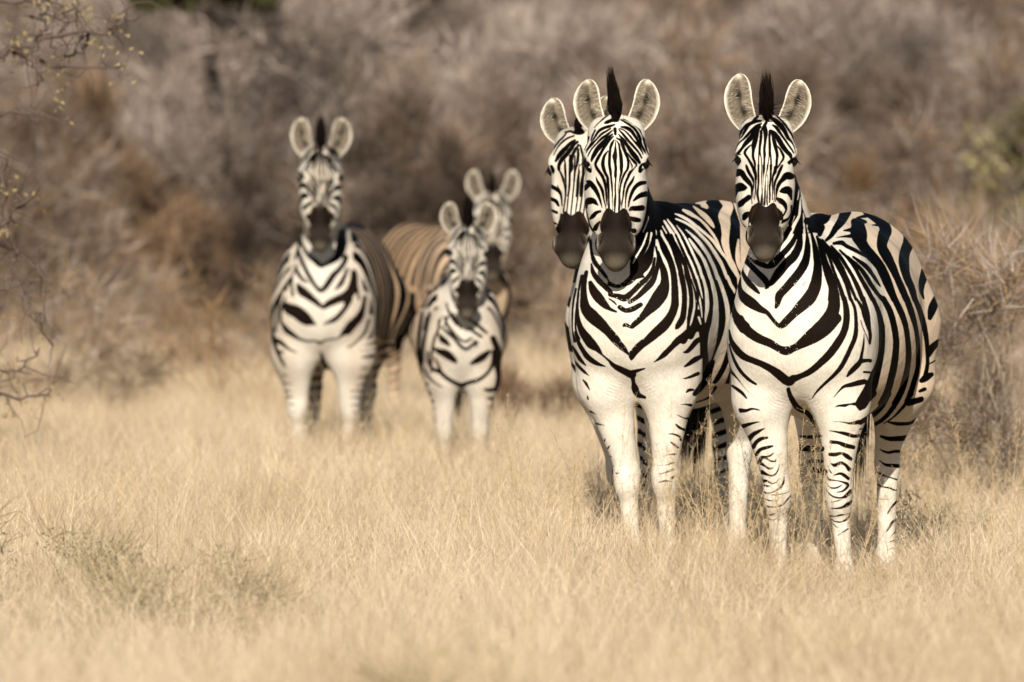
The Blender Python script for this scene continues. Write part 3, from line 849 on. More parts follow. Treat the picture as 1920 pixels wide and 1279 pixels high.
BODY_A = """
@1350 420 6.393
235,220,30 250,300,60 300,420,70 370,500,70 450,580,70 540,670,80 570,740,60 550,770,30
960,20,60 900,160,60 840,260,70 740,370,80 640,470,100 570,510,60 480,470,80 400,440,40 330,380,20
830,60,70 770,160,60 700,260,60 620,360,60
985,40,40 960,140,60 950,250,90 890,380,110 800,470,110 700,590,110 630,690,80 590,730,50
1025,20,20 1040,120,30 1050,250,70 1040,380,90 1010,480,110 950,580,110 870,680,110 780,780,100 710,860,100 690,950,70 670,1000,40
1075,40,20 1120,200,50 1150,350,80 1170,500,100 1160,650,130 1130,780,150 1070,890,160 980,980,140 900,1060,110 830,1130,100 760,1200,90 720,1220,60
230,650,50 240,780,60 290,880,120 380,950,130 480,1020,90 560,1060,60 620,1130,50 680,1200,50 730,1230,60
240,350,30 255,450,40 265,560,40 300,640,60 350,710,72 420,780,60 470,830,30
1160,150,30 1210,300,60 1240,420,70 1290,600,90 1350,750,110 1370,900,140 1350,1050,160 1260,1190,170 1170,1279,170
150,900,30 170,1050,70 220,1150,120 290,1240,150
1030,690,14 990,735,14
@1350 600 6.393
1400,-20,120 1270,80,190 1130,180,190 1000,270,130 900,330,90 790,370,110 700,340,90 600,280,100 480,230,110 380,170,120 280,80,130 230,0,130
880,700,90 820,740,110 700,650,110 600,580,90 480,520,80 350,470,80 260,420,90 180,330,80 130,230,50 110,120,20
110,290,20 140,400,30 200,540,45 260,630,45 340,710,45 430,770,30
90,500,30 120,600,45 180,670,30 240,740,15 320,840,8 410,930,6
150,790,35 220,840,45 270,880,40 320,940,20
240,1075,40 310,1080,30 390,1065,25 480,1075,12
820,830,50 840,900,60 880,980,70 940,1060,70 1040,1110,60 1100,1190,50 1120,1279,40
1340,1220,8 1450,1222,15 1560,1240,30 1670,1225,60
1370,1050,5 1420,1030,25 1500,1025,40 1560,1010,25 1670,1010,60
@1520 560 6.393
405,0,60 430,150,80 425,300,85 390,420,90 320,540,100 230,660,100 130,760,90 0,870,80 -120,930,72 -200,960,90
480,0,40 530,120,40 545,300,50 535,450,60 490,570,60 430,700,60 370,810,60 290,910,50 180,1010,40 80,1110,30 20,1190,15
550,0,30 620,120,50 650,230,50 690,380,20
600,260,12 620,330,14 680,470,14 705,580,10
640,420,10 635,550,30 610,680,40 590,760,60 540,820,70 480,880,60 440,930,30
600,750,60 690,740,45 715,745,50
640,880,30 710,885,30
270,1190,10 350,1100,25 400,1055,40 500,1030,60 600,1005,70 660,1000,60 690,1060,40
630,0,60 680,180,60 700,330,50 715,450,45 710,540,30
745,0,55 810,150,60 850,330,80 855,500,80 845,650,80 820,780,90 780,900,120 740,1020,140 680,1140,150 610,1260,150
870,0,70 950,150,80 1000,330,80 1025,500,80 1020,650,85 1000,800,90 960,980,90 920,1120,90 850,1260,90
1005,0,80 1090,180,80 1140,330,70 1165,500,70 1175,650,75 1165,800,70 1130,980,80 1080,1130,80 1010,1260,80
1150,0,80 1210,170,80 1260,350,60 1285,520,60 1290,700,60 1280,850,60 1240,1000,70 1200,1130,70 1150,1240,60
1250,0,65 1310,150,70 1360,330,70 1390,500,60 1400,650,50 1400,800,50 1370,950,60
1560,-40,90 1510,0,90 1460,120,110 1430,230,60
1530,520,70 1450,600,90 1420,680,50
1500,740,20 1430,780,20
1450,910,60 1380,950,90 1330,985,60
1370,1085,50 1310,1110,40
1330,1200,60 1220,1240,80
@1490 380 6.393
150,220,90 160,230,80 260,200,140 350,190,130 430,130,40
210,300,120 280,300,130 330,300,70 300,380,60
610,110,140 560,220,110 490,310,80 440,390,60 380,450,40
265,406,30 300,480,50 340,600,60 370,700,60 420,850,80 460,1000,110 460,1160,130
330,500,30 400,620,40 450,760,40 490,870,40 540,1000,50 590,1160,60
300,440,30 400,560,40 480,700,50 550,830,50 620,980,50 670,1160,45
330,440,20 460,600,45 540,730,50 600,850,50 660,980,45 735,1160,40
440,520,30 540,640,50 620,760,50 690,880,50 750,1000,60 815,1160,60
540,570,30 650,680,45 740,810,50 800,920,55 870,1040,60 935,1160,60
640,650,30 760,760,50 840,860,60 920,990,60 1000,1100,50 1060,1160,70
700,650,30 850,760,60 930,860,50 990,950,40 1030,1010,15
470,490,40 560,480,60 620,520,50 740,580,50 850,650,25
720,235,100 780,225,80 850,232,40
760,290,170 770,380,200 800,480,140 860,570,130 940,660,130 1020,760,120 1080,880,120 1130,1000,110 1197,1160,85
590,335,20 680,325,60
500,418,12 600,405,30 700,400,60
840,110,60 900,130,110 960,170,120 1050,240,130 1090,330,150 1070,390,150 1045,520,125 1090,620,130 1160,750,110 1220,880,90 1280,1020,90 1342,1160,85
740,180,15 850,160,50
930,268,15 1010,270,40
1150,170,20 1220,215,60 1290,280,110 1360,370,130 1365,480,140 1320,600,130 1310,720,130 1340,880,100 1400,1020,90 1442,1160,70
1630,560,60 1630,640,90 1620,720,130 1570,830,120 1530,950,90 1520,1050,60 1545,1150,25
1740,1030,50 1710,1130,90
"""
BELLY_A = """
@1480 740 6.393
990,-20,120 880,120,80 850,170,50
1190,-10,75 1100,150,72 980,260,70 850,335,60
1340,-10,60 1250,150,62 1130,290,52 980,380,42 850,415,24
1470,-10,50 1380,130,42 1250,270,26 1130,350,15
"""
LEGS_A = """
@1350 760 6.393
250,70,40 310,70,30 370,45,30 430,50,15 480,70,8
280,250,50 360,225,35 440,205,18 480,200,8
350,400,60 400,350,50 470,310,35 540,275,12
400,500,50 440,440,45 500,400,40 570,390,25
440,590,40 480,535,40 550,510,40 630,490,22
470,690,40 500,630,40 560,620,25 610,600,18 640,575,15
490,620,20 560,640,20 610,670,22 665,670,18 670,640,8
480,690,40 540,730,25 590,760,25 640,750,12
500,800,50 560,830,30 620,845,22 670,820,20 700,770,15 715,710,8
515,910,45 570,910,25 620,940,18 680,920,15 705,880,10
530,960,20 570,970,20 600,965,12
530,1040,20 560,1055,20 610,1050,15 660,1030,18 730,980,25 765,920,22 770,850,8
600,1075,8 680,1075,15 800,1050,10 830,1025,10
540,1120,15 600,1145,15 680,1145,8
540,1200,15 600,1220,20 680,1220,15 760,1190,20 800,1140,20 845,1090,15
1310,305,8 1400,320,22 1500,340,40 1600,370,40 1660,365,40
1335,440,40 1420,450,40 1500,480,50 1600,505,45
1320,590,40 1390,590,45 1460,575,30 1520,610,50 1570,645,40
1330,700,15 1380,720,40 1450,690,35 1510,720,35 1550,770,45
1310,770,10 1330,805,15 1350,820,5
1370,840,12 1440,820,30 1490,840,40 1540,880,35
1285,840,10 1310,890,22 1400,905,15 1470,920,20 1530,950,40 1520,990,30 1470,1030,20 1400,1045,8
1285,950,8 1330,990,18 1400,990,20 1470,955,12
1260,970,8 1300,1050,15 1370,1100,20 1450,1110,20 1510,1090,40 1570,1030,45
1240,1130,15 1280,1165,25
1330,1165,6 1400,1150,15 1470,1130,8
1330,1240,12 1420,1235,20 1480,1220,30 1530,1190,45 1590,1150,30
@1400 920 6.393
950,260,6 1000,300,15 1060,310,12 1130,295,22 1200,285,10 1265,270,30
1000,330,6 1060,370,15 1130,378,18 1200,345,25 1255,290,30
1020,380,6 1070,430,12 1110,450,8
1250,360,8 1220,400,12
1090,540,8 1130,520,12 1170,490,18 1220,460,15
270,285,10 300,290,25 340,275,12
250,320,6 290,350,12 340,350,12 390,310,8
440,290,12 490,250,12
1850,60,15 1800,130,25 1740,200,25 1690,280,15
1840,200,10 1820,330,30 1760,370,30 1720,430,25 1680,490,15
1830,480,30 1770,510,15 1720,570,8
1690,630,10 1740,610,15 1800,590,18 1830,600,8
1690,720,8 1760,690,12 1850,720,8
880,365,15 930,355,20 990,345,10
950,485,15 1000,465,15
870,500,8 920,550,12 980,600,12
920,690,12 970,710,20
@1480 740 6.393
1430,100,70 1500,80,70 1580,60,60
1190,330,20 1290,350,40 1400,350,40 1470,335,35 1530,300,50
1100,500,30 1200,530,50 1350,525,60 1430,515,60 1510,500,50
1090,660,15 1180,695,30 1280,680,35 1400,690,40 1460,695,40
1080,790,10 1150,840,30 1230,850,40 1320,855,45 1400,835,35
1060,930,20 1120,965,22 1190,990,14 1230,1000,18 1300,1025,20 1350,1055,40 1385,1050,35
1320,940,8 1350,930,20 1380,920,10
1040,1070,20 1120,1105,20 1200,1120,22 1260,1145,20 1300,1145,10
1060,1250,10 1140,1255,12 1220,1250,8
1370,1175,10 1320,1220,18 1290,1270,18
130,500,20 250,510,40 380,500,30
130,640,60 260,650,70 390,650,60
250,800,40 390,800,30
300,900,60 420,930,70
290,1050,25 430,1060,20
"""
FACE_B = """
@1060 200 10
930,420,60 940,520,40
940,620,15 940,720,25 935,870,60 928,930,80 930,1000,60 935,1060,50 945,1160,50 940,1300,50 945,1350,30 935,1500,30 940,1650,30 930,1800,45 925,2000,20 925,2120,15 935,2210,50
960,640,20 1000,700,35 1020,800,40 1040,920,60 1050,1050,60 1050,1180,55 1050,1230,45 1030,1320,35 1005,1450,18 990,1550,15 990,1630,8
960,590,25 1040,640,45 1080,740,60 1130,870,55 1170,980,45 1180,1080,45 1160,1180,40 1120,1240,40 1070,1350,40 1030,1500,35 1015,1650,35 1015,1800,45 1005,1950,35 1000,2020,10
1180,960,12 1220,1040,20 1250,1110,25 1245,1180,12
1000,520,20 1100,640,60 1160,730,60 1250,860,80 1330,960,80 1390,1050,50
1160,860,15 1220,950,35 1290,1030,50 1335,1090,35 1290,1160,22 1220,1230,50 1170,1330,45 1120,1450,40 1095,1570,35 1080,1700,30 1060,1820,25 1060,1920,12
1000,430,20 1100,540,45 1200,660,45 1300,770,45 1380,870,35 1430,960,30
1010,410,20 1110,450,25 1200,540,35 1290,650,35 1360,720,50 1420,810,35 1460,900,20
1050,380,30 1150,400,60 1240,460,60 1310,560,50 1370,660,45 1430,750,35 1490,870,20
1050,250,30 1170,320,40 1280,400,45 1350,490,50 1400,600,55 1420,680,35 1480,800,25 1520,900,15
1080,230,20 1170,270,15 1300,360,10 1390,440,30 1440,540,20 1480,640,50 1500,730,45 1530,830,30 1560,900,20
910,630,30 870,700,50 840,800,45 830,930,50 825,1060,50 840,1180,50 850,1260,45 860,1350,35 870,1450,40 880,1600,25 880,1750,20 885,1900,15 895,2100,12
800,830,25 740,910,45 710,1000,55 705,1100,60 730,1200,58 760,1270,52 790,1330,50 800,1450,50 810,1600,40 815,1750,35 820,1900,40 835,1980,12
900,560,25 830,620,50 760,710,60 690,830,50 620,950,55 580,1030,50 565,1090,45 600,1170,50 650,1240,55 700,1320,55 745,1450,50 765,1600,40 775,1750,35 780,1850,10
575,1320,15 600,1400,40 660,1500,50 700,1600,50 720,1720,30 750,1850,20 770,1950,10
880,520,30 780,600,60 690,700,80 600,800,80 540,900,70 500,980,50 490,1030,20
880,450,25 780,530,45 680,600,45 590,690,30 500,790,30 450,870,30 420,940,20
850,410,25 750,470,40 660,530,40 580,620,30 500,700,50 430,790,30 390,870,18
920,340,30 830,370,50 730,400,50 630,460,50 560,560,35 500,650,25 440,740,20 380,830,15
860,260,60 790,290,60 740,310,30
560,440,30 500,570,30 480,640,20
430,580,45 400,680,40 350,800,25
800,160,25 700,240,25 600,330,18 540,400,15
330,1040,30 400,1070,80 440,1160,90 465,1215,50
1570,1060,40 1480,1090,70 1430,1140,90 1400,1210,60
@1060 320 10
400,200,30 460,230,80 540,320,80 600,420,65 640,520,45 670,620,30 690,700,12
370,330,80 420,280,80
400,700,30 400,620,60 440,570,110 520,570,90 580,620,50 620,655,15
650,765,45 580,790,60 520,850,70 470,900,40
640,960,30 590,1030,70 560,1090,80
385,700,8 430,900,20 450,1000,25 500,1100,30 560,1170,15
1490,225,60 1400,240,70 1320,300,65 1270,370,60 1230,460,50 1200,560,40 1180,680,20
1510,440,90 1420,460,80 1340,510,60 1280,565,30
1290,110,20 1250,200,45 1190,290,45 1150,400,40 1130,550,25 1125,700,15
1440,700,90 1330,710,85 1250,710,70 1210,740,40
1380,930,70 1290,915,80 1210,890,60
1290,1130,80 1220,1120,60
"""
MUZZLE_A = "@1340 310 10\n640,900 690,770 760,720 820,740 860,800 920,790 1000,770 1060,720 1110,760 1160,880 1180,1200 620,1200"
MUZZLE_B = "@1060 320 10\n670,1050 700,890 780,880 860,960 930,1010 1000,960 1015,890 1080,880 1140,900 1170,1050 1180,1300 660,1300"
FLANK_B_POLY = """@1200 340 6.393
90,100 500,110 900,150 1100,200 1200,500 1210,1160
@1160 520 6.393
1420,0 1440,250 1400,700 1330,1279 1000,1279 1005,640 830,690 850,560 760,400 673,339 663,-11
@1200 340 6.393
297,819 237,679 150,500 90,400"""
FLANK_B_WHITE = """
@1200 340 6.393
260,220,30 320,170,40 390,140,40
400,210,10 480,180,20 580,135,20
700,155,15 760,155,25 830,170,12
680,240,60 740,230,90 790,215,40
760,280,70 800,310,40
950,210,30 1020,250,90 1060,300,110 1040,350,130 1010,420,140 1025,520,115 1025,640,90 1020,720,90 1040,820,70 1080,930,50 1130,1030,45 1180,1140,30 1200,1180,15
640,300,15 720,370,50 790,430,60 850,500,50 885,550,20
520,345,30 580,375,50 640,410,40 720,460,25 800,540,30 870,630,30 920,710,25 960,800,15 980,830,8
420,390,10 500,420,30 600,480,35 700,560,35 800,640,30 880,720,35 960,830,35 1040,930,30 1090,1020,30 1150,1120,20 1180,1170,10
430,450,15 530,490,25 640,560,30 740,660,35 830,760,35 910,880,40 980,1000,38 1044,1160,36
550,580,12 620,640,25 700,720,40 790,840,40 840,930,40 890,1040,40 929,1160,42
590,690,20 660,790,35 740,900,35 790,1000,40 844,1160,36
440,530,8 520,640,20 600,790,25 650,900,28 710,1030,32 749,1160,32
330,460,15 430,600,30 500,740,30 560,870,25 625,1000,25 684,1160,24
290,475,20 370,600,40 450,720,35 510,840,30 570,970,20 624,1160,20
270,540,12 350,680,15 430,850,25 495,1000,36 519,1160,30
250,590,15 280,680,35 340,790,40 390,930,35 430,1060,35 449,1160,28
1180,700,20 1170,850,50 1180,980,50 1200,1060,20
@1160 520 6.393
705,-10,26 735,150,30 735,300,40 710,420,50 665,530,50
775,-10,28 810,120,30 825,270,35 810,420,35 790,540,40 740,640,40
830,0,10 870,100,20 895,220,25 895,350,45 870,480,50 840,600,30 825,670,12
880,-10,22 930,130,25 970,260,20 990,380,15 1000,480,10
940,-10,22 975,120,20 1005,250,8
1005,-10,30 1045,130,35 1060,260,45 1060,380,45 1045,480,25 1040,540,8
1100,-10,30 1130,100,45 1160,250,50 1165,400,65 1155,550,80 1130,700,100 1110,850,80 1095,980,30 1090,1030,10
1185,-10,38 1230,100,40 1270,220,45 1300,350,50 1310,480,50 1300,620,60 1270,780,90 1220,920,110 1170,1060,110 1120,1180,80 1090,1290,40
1305,-10,30 1340,80,35 1380,150,30 1390,190,10
935,280,15 960,380,12
960,480,25 985,560,15
1340,1000,20 1300,1130,50 1250,1240,70 1210,1300,90
"""
BODY_B = """
@1040 440 6.393
430,70,40 440,200,40 480,330,60 560,430,50 620,510,40 650,560,20
440,350,20 460,450,60 520,540,70 600,620,70 670,690,60
660,590,60 740,620,50 820,600,60 900,550,90 960,480,100 1020,400,80 1080,300,80 1150,150,50 1180,20,30
660,720,50 760,740,70 840,760,90 920,700,70 1020,600,70 1100,530,60 1170,420,50 1200,280,30
900,810,50 1000,740,60 1090,650,80 1170,560,80 1220,430,60 1240,280,40 1215,150,30
780,870,60 850,910,60 940,890,70 1030,840,60
430,580,60 470,680,110 530,760,120 600,840,90 660,890,50 740,925,25
650,770,20 700,800,25 740,840,20
1245,200,20 1270,320,60 1310,450,90 1320,580,110 1280,700,170 1200,820,160 1110,920,110 1030,1010,80 950,1080,70 920,1110,40 850,1080,50 825,1095,30
380,450,50 350,600,70 350,750,90 370,880,130 450,980,160 550,1070,140 640,1160,110 720,1250,110 770,1310,90 830,1370,70 880,1430,30
1260,40,60 1320,180,90 1390,330,80 1430,500,80 1440,700,90 1440,850,100 1390,980,110 1310,1090,130 1200,1190,120 1110,1270,100 1040,1320,100 970,1390,95 930,1440,90 920,1490,40
290,700,20 270,850,40 280,1000,50 310,1120,80 370,1220,110 440,1310,120 500,1360,80 545,1410,50
1350,0,30 1430,150,40 1490,300,45 1520,450,50 1550,600,55 1560,750,60 1550,900,70 1530,1010,80 1480,1090,70 1450,1130,20
1400,0,30 1480,200,40 1560,380,40 1610,540,40 1640,700,45 1640,850,50 1610,1000,50 1600,1100,40 1590,1200,60 1540,1260,110
1450,0,30 1540,200,40 1620,380,40 1680,550,45 1720,700,40 1700,900,30 1690,1020,50 1680,1130,60 1630,1220,80
255,650,30 225,800,30 210,1000,25 215,1150,20 240,1279,40
330,500,50 290,650,30 265,850,25 250,1000,25 255,1150,30 290,1250,40
@1040 620 6.393
545,265,40 570,290,25 640,350,30 710,420,60 800,470,80 880,510,90 930,530,100
930,500,60 1010,475,40 1080,455,20
930,530,70 945,620,50 965,700,90 1000,770,70 1080,800,40
1650,-10,110 1560,60,95 1480,120,90 1400,200,70 1320,280,70 1250,340,40 1190,380,12
250,20,40 290,150,50 340,240,60 400,320,70 480,380,60 560,415,35 610,430,10
215,190,30 260,270,45 310,350,50 370,415,20
240,370,30 290,430,40 350,490,40 410,540,12
340,590,20 380,640,35 420,710,12
390,780,15 400,820,25
430,970,25 500,1010,8
480,1110,25 560,1135,10
1750,100,60 1700,130,70 1640,200,60 1590,250,50 1540,260,15
1760,310,50 1680,350,70 1610,400,50 1560,430,25
1720,515,50 1650,545,40 1580,570,25 1530,575,10
1660,710,30 1610,715,40 1580,740,20
1635,895,40 1570,885,20 1510,885,8
1600,1055,30 1540,1045,18 1460,1005,8
1550,1190,35 1500,1160,25 1460,1120,10
1500,1275,30 1430,1240,20 1370,1240,10
@1060 780 6.393
360,90,25 420,100,15 480,120,6
380,200,25 400,190,12
470,300,20 480,270,12
400,280,20 430,290,10
510,390,25 530,360,15
450,500,20 480,510,15
540,485,18 555,495,12
445,590,15 490,650,15 540,625,15 580,600,12
460,700,20 490,740,18 570,735,12
610,690,25 650,685,10
1320,100,10 1360,140,25 1420,160,35
1230,215,8 1300,220,20 1370,250,30 1385,290,30
1260,310,12 1300,340,30 1350,380,30
1160,490,6 1230,465,15 1330,460,25
1100,595,8 1200,590,12 1300,560,30
1110,700,8 1200,680,20 1300,640,30
1110,800,10 1200,780,25 1280,790,15
1280,745,40 1315,720,30
"""
THROAT_B = "@1040 440 6.393\n900,-20 1215,-20 1205,300 1180,430 1080,510 900,560"
THROAT_B_WHITE = """
@1040 440 6.393
1160,-20,20 1150,120,40 1100,250,56 1050,350,44
1202,150,12 1195,300,28 1150,420,46 1090,480,44
1110,-20,12 1060,120,18 980,260,16 940,340,12
"""
BELLY_B = """
@1040 620 6.393
1890,380,70 1830,560,80 1750,680,80 1680,760,60
1930,680,40 1850,800,30 1700,860,20
1760,-20,80 1780,150,80 1770,300,60
"""
FACE_C = """
@1000 240 10
420,620,40 470,540,70 540,450,80 620,370,70 700,280,50 780,230,40
480,780,50 480,700,60 530,600,70 620,500,70 700,400,70 760,310,60 830,260,40
490,800,30 540,900,40 570,1000,40 590,1120,25 600,1279,20
590,590,20 595,700,40 600,850,40 610,1000,30 615,1150,20
700,620,70 740,500,60 790,400,50 850,320,40
705,650,70 710,760,70 690,850,30 680,1000,40 670,1150,35 650,1279,35
840,400,40 840,520,50 830,620,50 790,800,30 770,1000,20 755,1150,20 740,1279,20
880,330,30 910,450,40 930,560,30
860,680,20 850,800,20 830,1000,40 820,1150,35 810,1279,40
940,700,40 940,850,50 910,1000,50 890,1150,40 880,1279,30
340,450,20 420,330,30 500,230,35 580,150,30 640,60,25
380,510,15 460,360,25 550,260,35 650,190,35 760,150,30
600,80,30 700,60,40 760,90,40 850,60,120 930,80,60
340,720,50 370,800,60 360,870,30
330,1080,50 390,1120,60 460,1160,60 500,1230,40 530,1290,30
450,1080,20 500,1190,30 530,1260,20
@980 100 2.906
150,725,14 190,745,18 208,770,12 215,830,6
145,790,16 180,805,18 195,830,12
155,855,12 185,868,14
170,925,12 185,930,8
235,640,8 235,760,9 222,865,7
262,560,16 258,620,14 252,740,8 240,870,7
285,560,8 278,720,8 262,880,7
308,640,8 302,760,8 285,890,6
330,560,14 326,750,9 308,880,7
350,560,8 346,750,9 330,890,7
370,560,8 366,700,12 352,890,7
400,700,14 385,760,16 378,800,14
400,800,14 375,850,16
"""
BODY_C = """
@1040 440 6.393
100,640,8 140,560,10
0,340,60 100,360,60 200,380,60
160,430,40 230,520,120 300,420,90
120,700,60 170,800,90 210,880,60
80,1000,60 120,1120,90 190,1190,80
@1040 620 6.393
90,0,40 150,80,120 210,200,80
80,120,30 150,200,60 210,240,40
160,360,20 220,420,40 280,520,40
310,680,20 330,690,12
"""
BODY_D = """
@490 420 6.393
455,60,30 450,250,30 400,420,24
400,560,20 330,700,24 290,800,24
1100,560,16 1150,760,24 1165,900,30
@490 420 6.393
470,150,20 490,250,30 560,370,40 640,440,50 710,500,50 760,490,40 850,440,60 920,380,80 960,250,110 970,100,80
440,330,40 500,480,40 570,620,45 640,730,40 710,800,45 780,740,60 860,620,60 940,540,50 1000,450,50 1010,400,60
410,500,20 440,590,40 500,670,35 560,700,15
880,790,15 950,720,50 1000,620,40 1030,540,30
440,730,40 480,800,90 560,860,80 650,930,60 740,1000,40 800,960,70 900,910,80 1000,870,90 1080,800,100 1110,680,80 1110,580,60
1050,900,80 1010,1000,50 940,1090,50 870,1150,50 800,1180,30 740,1210,15
300,950,30 320,1010,100 430,1060,130 530,1140,120 620,1190,40 660,1210,15
370,640,20 365,760,30 380,860,30
1240,880,40 1220,1000,50 1180,1110,80 1100,1200,90 1030,1280,90
350,640,20 250,800,30 150,1000,40 110,1200,30
240,850,30 200,1000,25 170,1279,25
290,880,20 240,1000,25 230,1180,30
@490 600 6.393
250,40,30 300,120,60 380,180,50 460,230,30 560,255,25 640,250,20 700,280,30 760,245,20 850,230,20 930,215,20 1000,140,60 1080,60,90
710,390,20 730,450,40 750,520,40 780,570,40
150,230,50 230,270,50 320,340,30 430,395,12
190,380,40 270,385,20
110,0,30 130,150,40 180,350,40 260,520,30 300,570,10
1290,0,30 1240,150,30 1170,230,25 1090,300,20 1010,345,12
1240,310,15 1300,290,20 1370,270,30
1200,450,15 1280,440,30 1340,430,40
260,660,20 330,670,10
270,760,20 380,770,8
290,850,22 400,860,8
310,920,22 410,930,8
350,1010,22 420,1015,8
390,1100,18 440,1105,8
1260,570,22 1170,585,8
1280,680,22 1130,690,8
1250,770,22 1130,790,8
1230,850,22 1040,850,8
1180,930,20 1030,930,8
1160,1020,18 1060,1020,8
1140,1110,14 1060,1120,8
"""
D_POLY = """@490 420 6.393
1000,300 1150,270 1400,290 1560,460 1900,750 1960,1100 1960,1300
@490 600 6.393
1960,300 1800,800 1260,990 1290,600 1390,300 1270,0
@490 420 6.393
1240,900 1160,600 1040,480"""
D_WHITE = """
@490 420 6.393
1150,560,25 1170,700,35 1200,850,25
1200,560,20 1290,780,35 1320,950,40 1340,1150,30
1310,480,40 1370,540,45 1430,650,30 1500,800,30 1560,1000,30 1590,1250,30
1380,980,25 1450,1150,45 1460,1279,50
@490 600 6.393
1450,0,50 1440,130,40
1540,0,50 1510,200,50 1470,450,55 1400,700,50 1300,950,40
1330,0,30 1330,150,40
1600,100,16 1580,300,20 1520,560,20
"""
BODY_E = """
@740 500 6.393
640,520,26 690,620,26 740,700,20
600,600,20 640,720,24 700,800,24
620,440,20 640,520,20
@740 500 6.393
330,560,30 290,800,35 280,1100,35
560,600,14 500,800,16 455,1000,16 430,1279,16
380,600,16 345,760,20
1180,860,60 1250,1050,60 1270,1279,60
600,640,16 680,760,24 760,850,26 840,900,24 920,860,24
@740 500 6.393
700,560,20 760,680,30 800,740,20
560,720,20 640,800,30 720,870,30 780,940,35 850,990,30 920,950,30 970,890,25
540,820,25 570,870,60 620,910,50 660,950,20
1000,900,20 970,960,20
470,980,20 520,1010,50 620,1050,80 700,1110,60 740,1145,25
1130,1020,40 1060,1080,70 980,1130,60 910,1165,25
880,630,24 980,690,34 1060,760,34 1110,800,20
880,720,20 960,790,30 1040,840,30
530,640,20 520,760,25 470,880,25 450,1000,25 440,1150,25
640,600,20 600,700,20
420,560,30 380,760,30 340,950,35 330,1150,30
@740 660 6.393
400,0,25 400,100,25 450,200,35 540,240,40 620,310,40 700,360,40 800,400,45 880,370,40 980,345,40 1060,300,35 1130,230,35 1180,130,40 1200,0,60
480,70,15 520,150,25 560,240,25
1230,0,70 1250,150,90 1260,300,70 1220,450,50
360,200,20 400,290,25 480,370,20 580,430,12
330,380,25 410,385,20
360,490,20 430,500,20
400,590,20 470,590,20
410,680,14 490,690,10
1070,450,20 1130,460,40 1190,450,40
1120,560,30 1180,560,30
1130,660,20 1170,670,10
820,480,20 800,600,20
290,0,50 300,120,50 310,250,30
"""
F_MARKS_SHADE = """
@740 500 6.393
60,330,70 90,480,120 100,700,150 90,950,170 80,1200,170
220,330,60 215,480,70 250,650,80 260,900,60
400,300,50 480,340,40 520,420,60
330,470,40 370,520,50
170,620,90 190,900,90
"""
# ------------------------------------------------------------------ the six zebras
EAR_SET = ((-1, (.022, -.068, -.075), (-.178, -.100, -.075), .050, 14), (1, (.022, .068, -.075), (-.178, .108, -.075), .050, 14))
def face_map(ax, ay, bx, by, sc, sy, wsc):
    return lambda x, y, w_: (bx + (x - ax) * sc, by + (y - ay) * sy, w_ * wsc)

def with_face(co, face, muzzle, mp=None, wid=1.25):
    body = co.G.copy()
    co.G = np.full_like(body, 8.0)
    if mp: co.map = mp
    if isinstance(face, tuple): co.strokes(face[0], wid=wid * .82); co.strokes(face[1], wid=wid * 1.08)
    else: co.strokes(face, wid=wid)
    if muzzle: co.poly(muzzle)
    f = co.G.copy(); co.G = body; co.map = None
    return f

def zebra_right():
    co = Coat(1330, 180, 1790, 1130)
    co.poly(NECK_A); co.strokes(NECK_A_WHITE, white=True); co.strokes(BODY_A); co.strokes(BELLY_A); co.soften(); co.strokes(LEGS_A, wid=1.15)
    face = with_face(co, (FACE_A, FACE_A_LOW), MUZZLE_A)
    return dict(label='zebra nearest the right edge of the picture, striped down to its knees', X0=1.0075, Y0=30.0, s=1.0, hs=.96, yaw=12.6,
        poll=(-.118, -.17, 1.712), pitch=22, roll=1.5, coat=co, face=face, refine=2, vox=.0058,
        front=((-.135, -.075, -.068, .03), (.150, .138, .160, -.03)), hind=((.10, .085, .095, .02), (.40, .36, .355, .02)),
        tail=((.31, 1.37, 1.05), (.27, 1.38, .72), (.25, 1.36, .33)),
        ears=((-1, (.022, -.070, -.075), (-.190, -.104, -.075), .050, 14), (1, (.026, .066, -.075), (-.172, .122, -.075), .049, 14)),
        fleck=1, mane=(3.8, 1.0, 0.0, 0.0), seed=3)

def zebra_middle():
    co = Coat(1030, 180, 1440, 1010)
    co.poly(NECK_B); co.strokes(NECK_B_WHITE, white=True); co.poly(FLANK_B_POLY); co.strokes(FLANK_B_WHITE, white=True); co.poly(THROAT_B); co.strokes(THROAT_B_WHITE, white=True); co.strokes(BODY_B); co.strokes(BELLY_B); co.soften(1)
    face = with_face(co, FACE_B, MUZZLE_B)
    return dict(label='zebra left of the rightmost one, with plain white forelegs and a narrow leaning mane', X0=(1192 - 960) / FPX * 31.4, Y0=31.4, s=1.03, yaw=17, hs=1.07,
        poll=(-.070, -.17, 1.675), pitch=22, roll=.5, coat=co, face=face, refine=2, vox=.0060,
        front=((-.108, -.030, -.01, .03), (.125, .105, .115, -.02)), hind=((.12, .10, .10, .0), (.40, .395, .385, -.2)),
        tail=((.30, 1.37, 1.05), (.26, 1.40, .72), (.24, 1.38, .28)),
        ears=((-1, (.022, -.066, -.075), (-.160, -.100, -.075), .046, 14), (1, (.022, .062, -.075), (-.162, .108, -.075), .045, 14)),
        fleck=1, mane=(1.2, 1.0, -.05, -.5), seed=4)

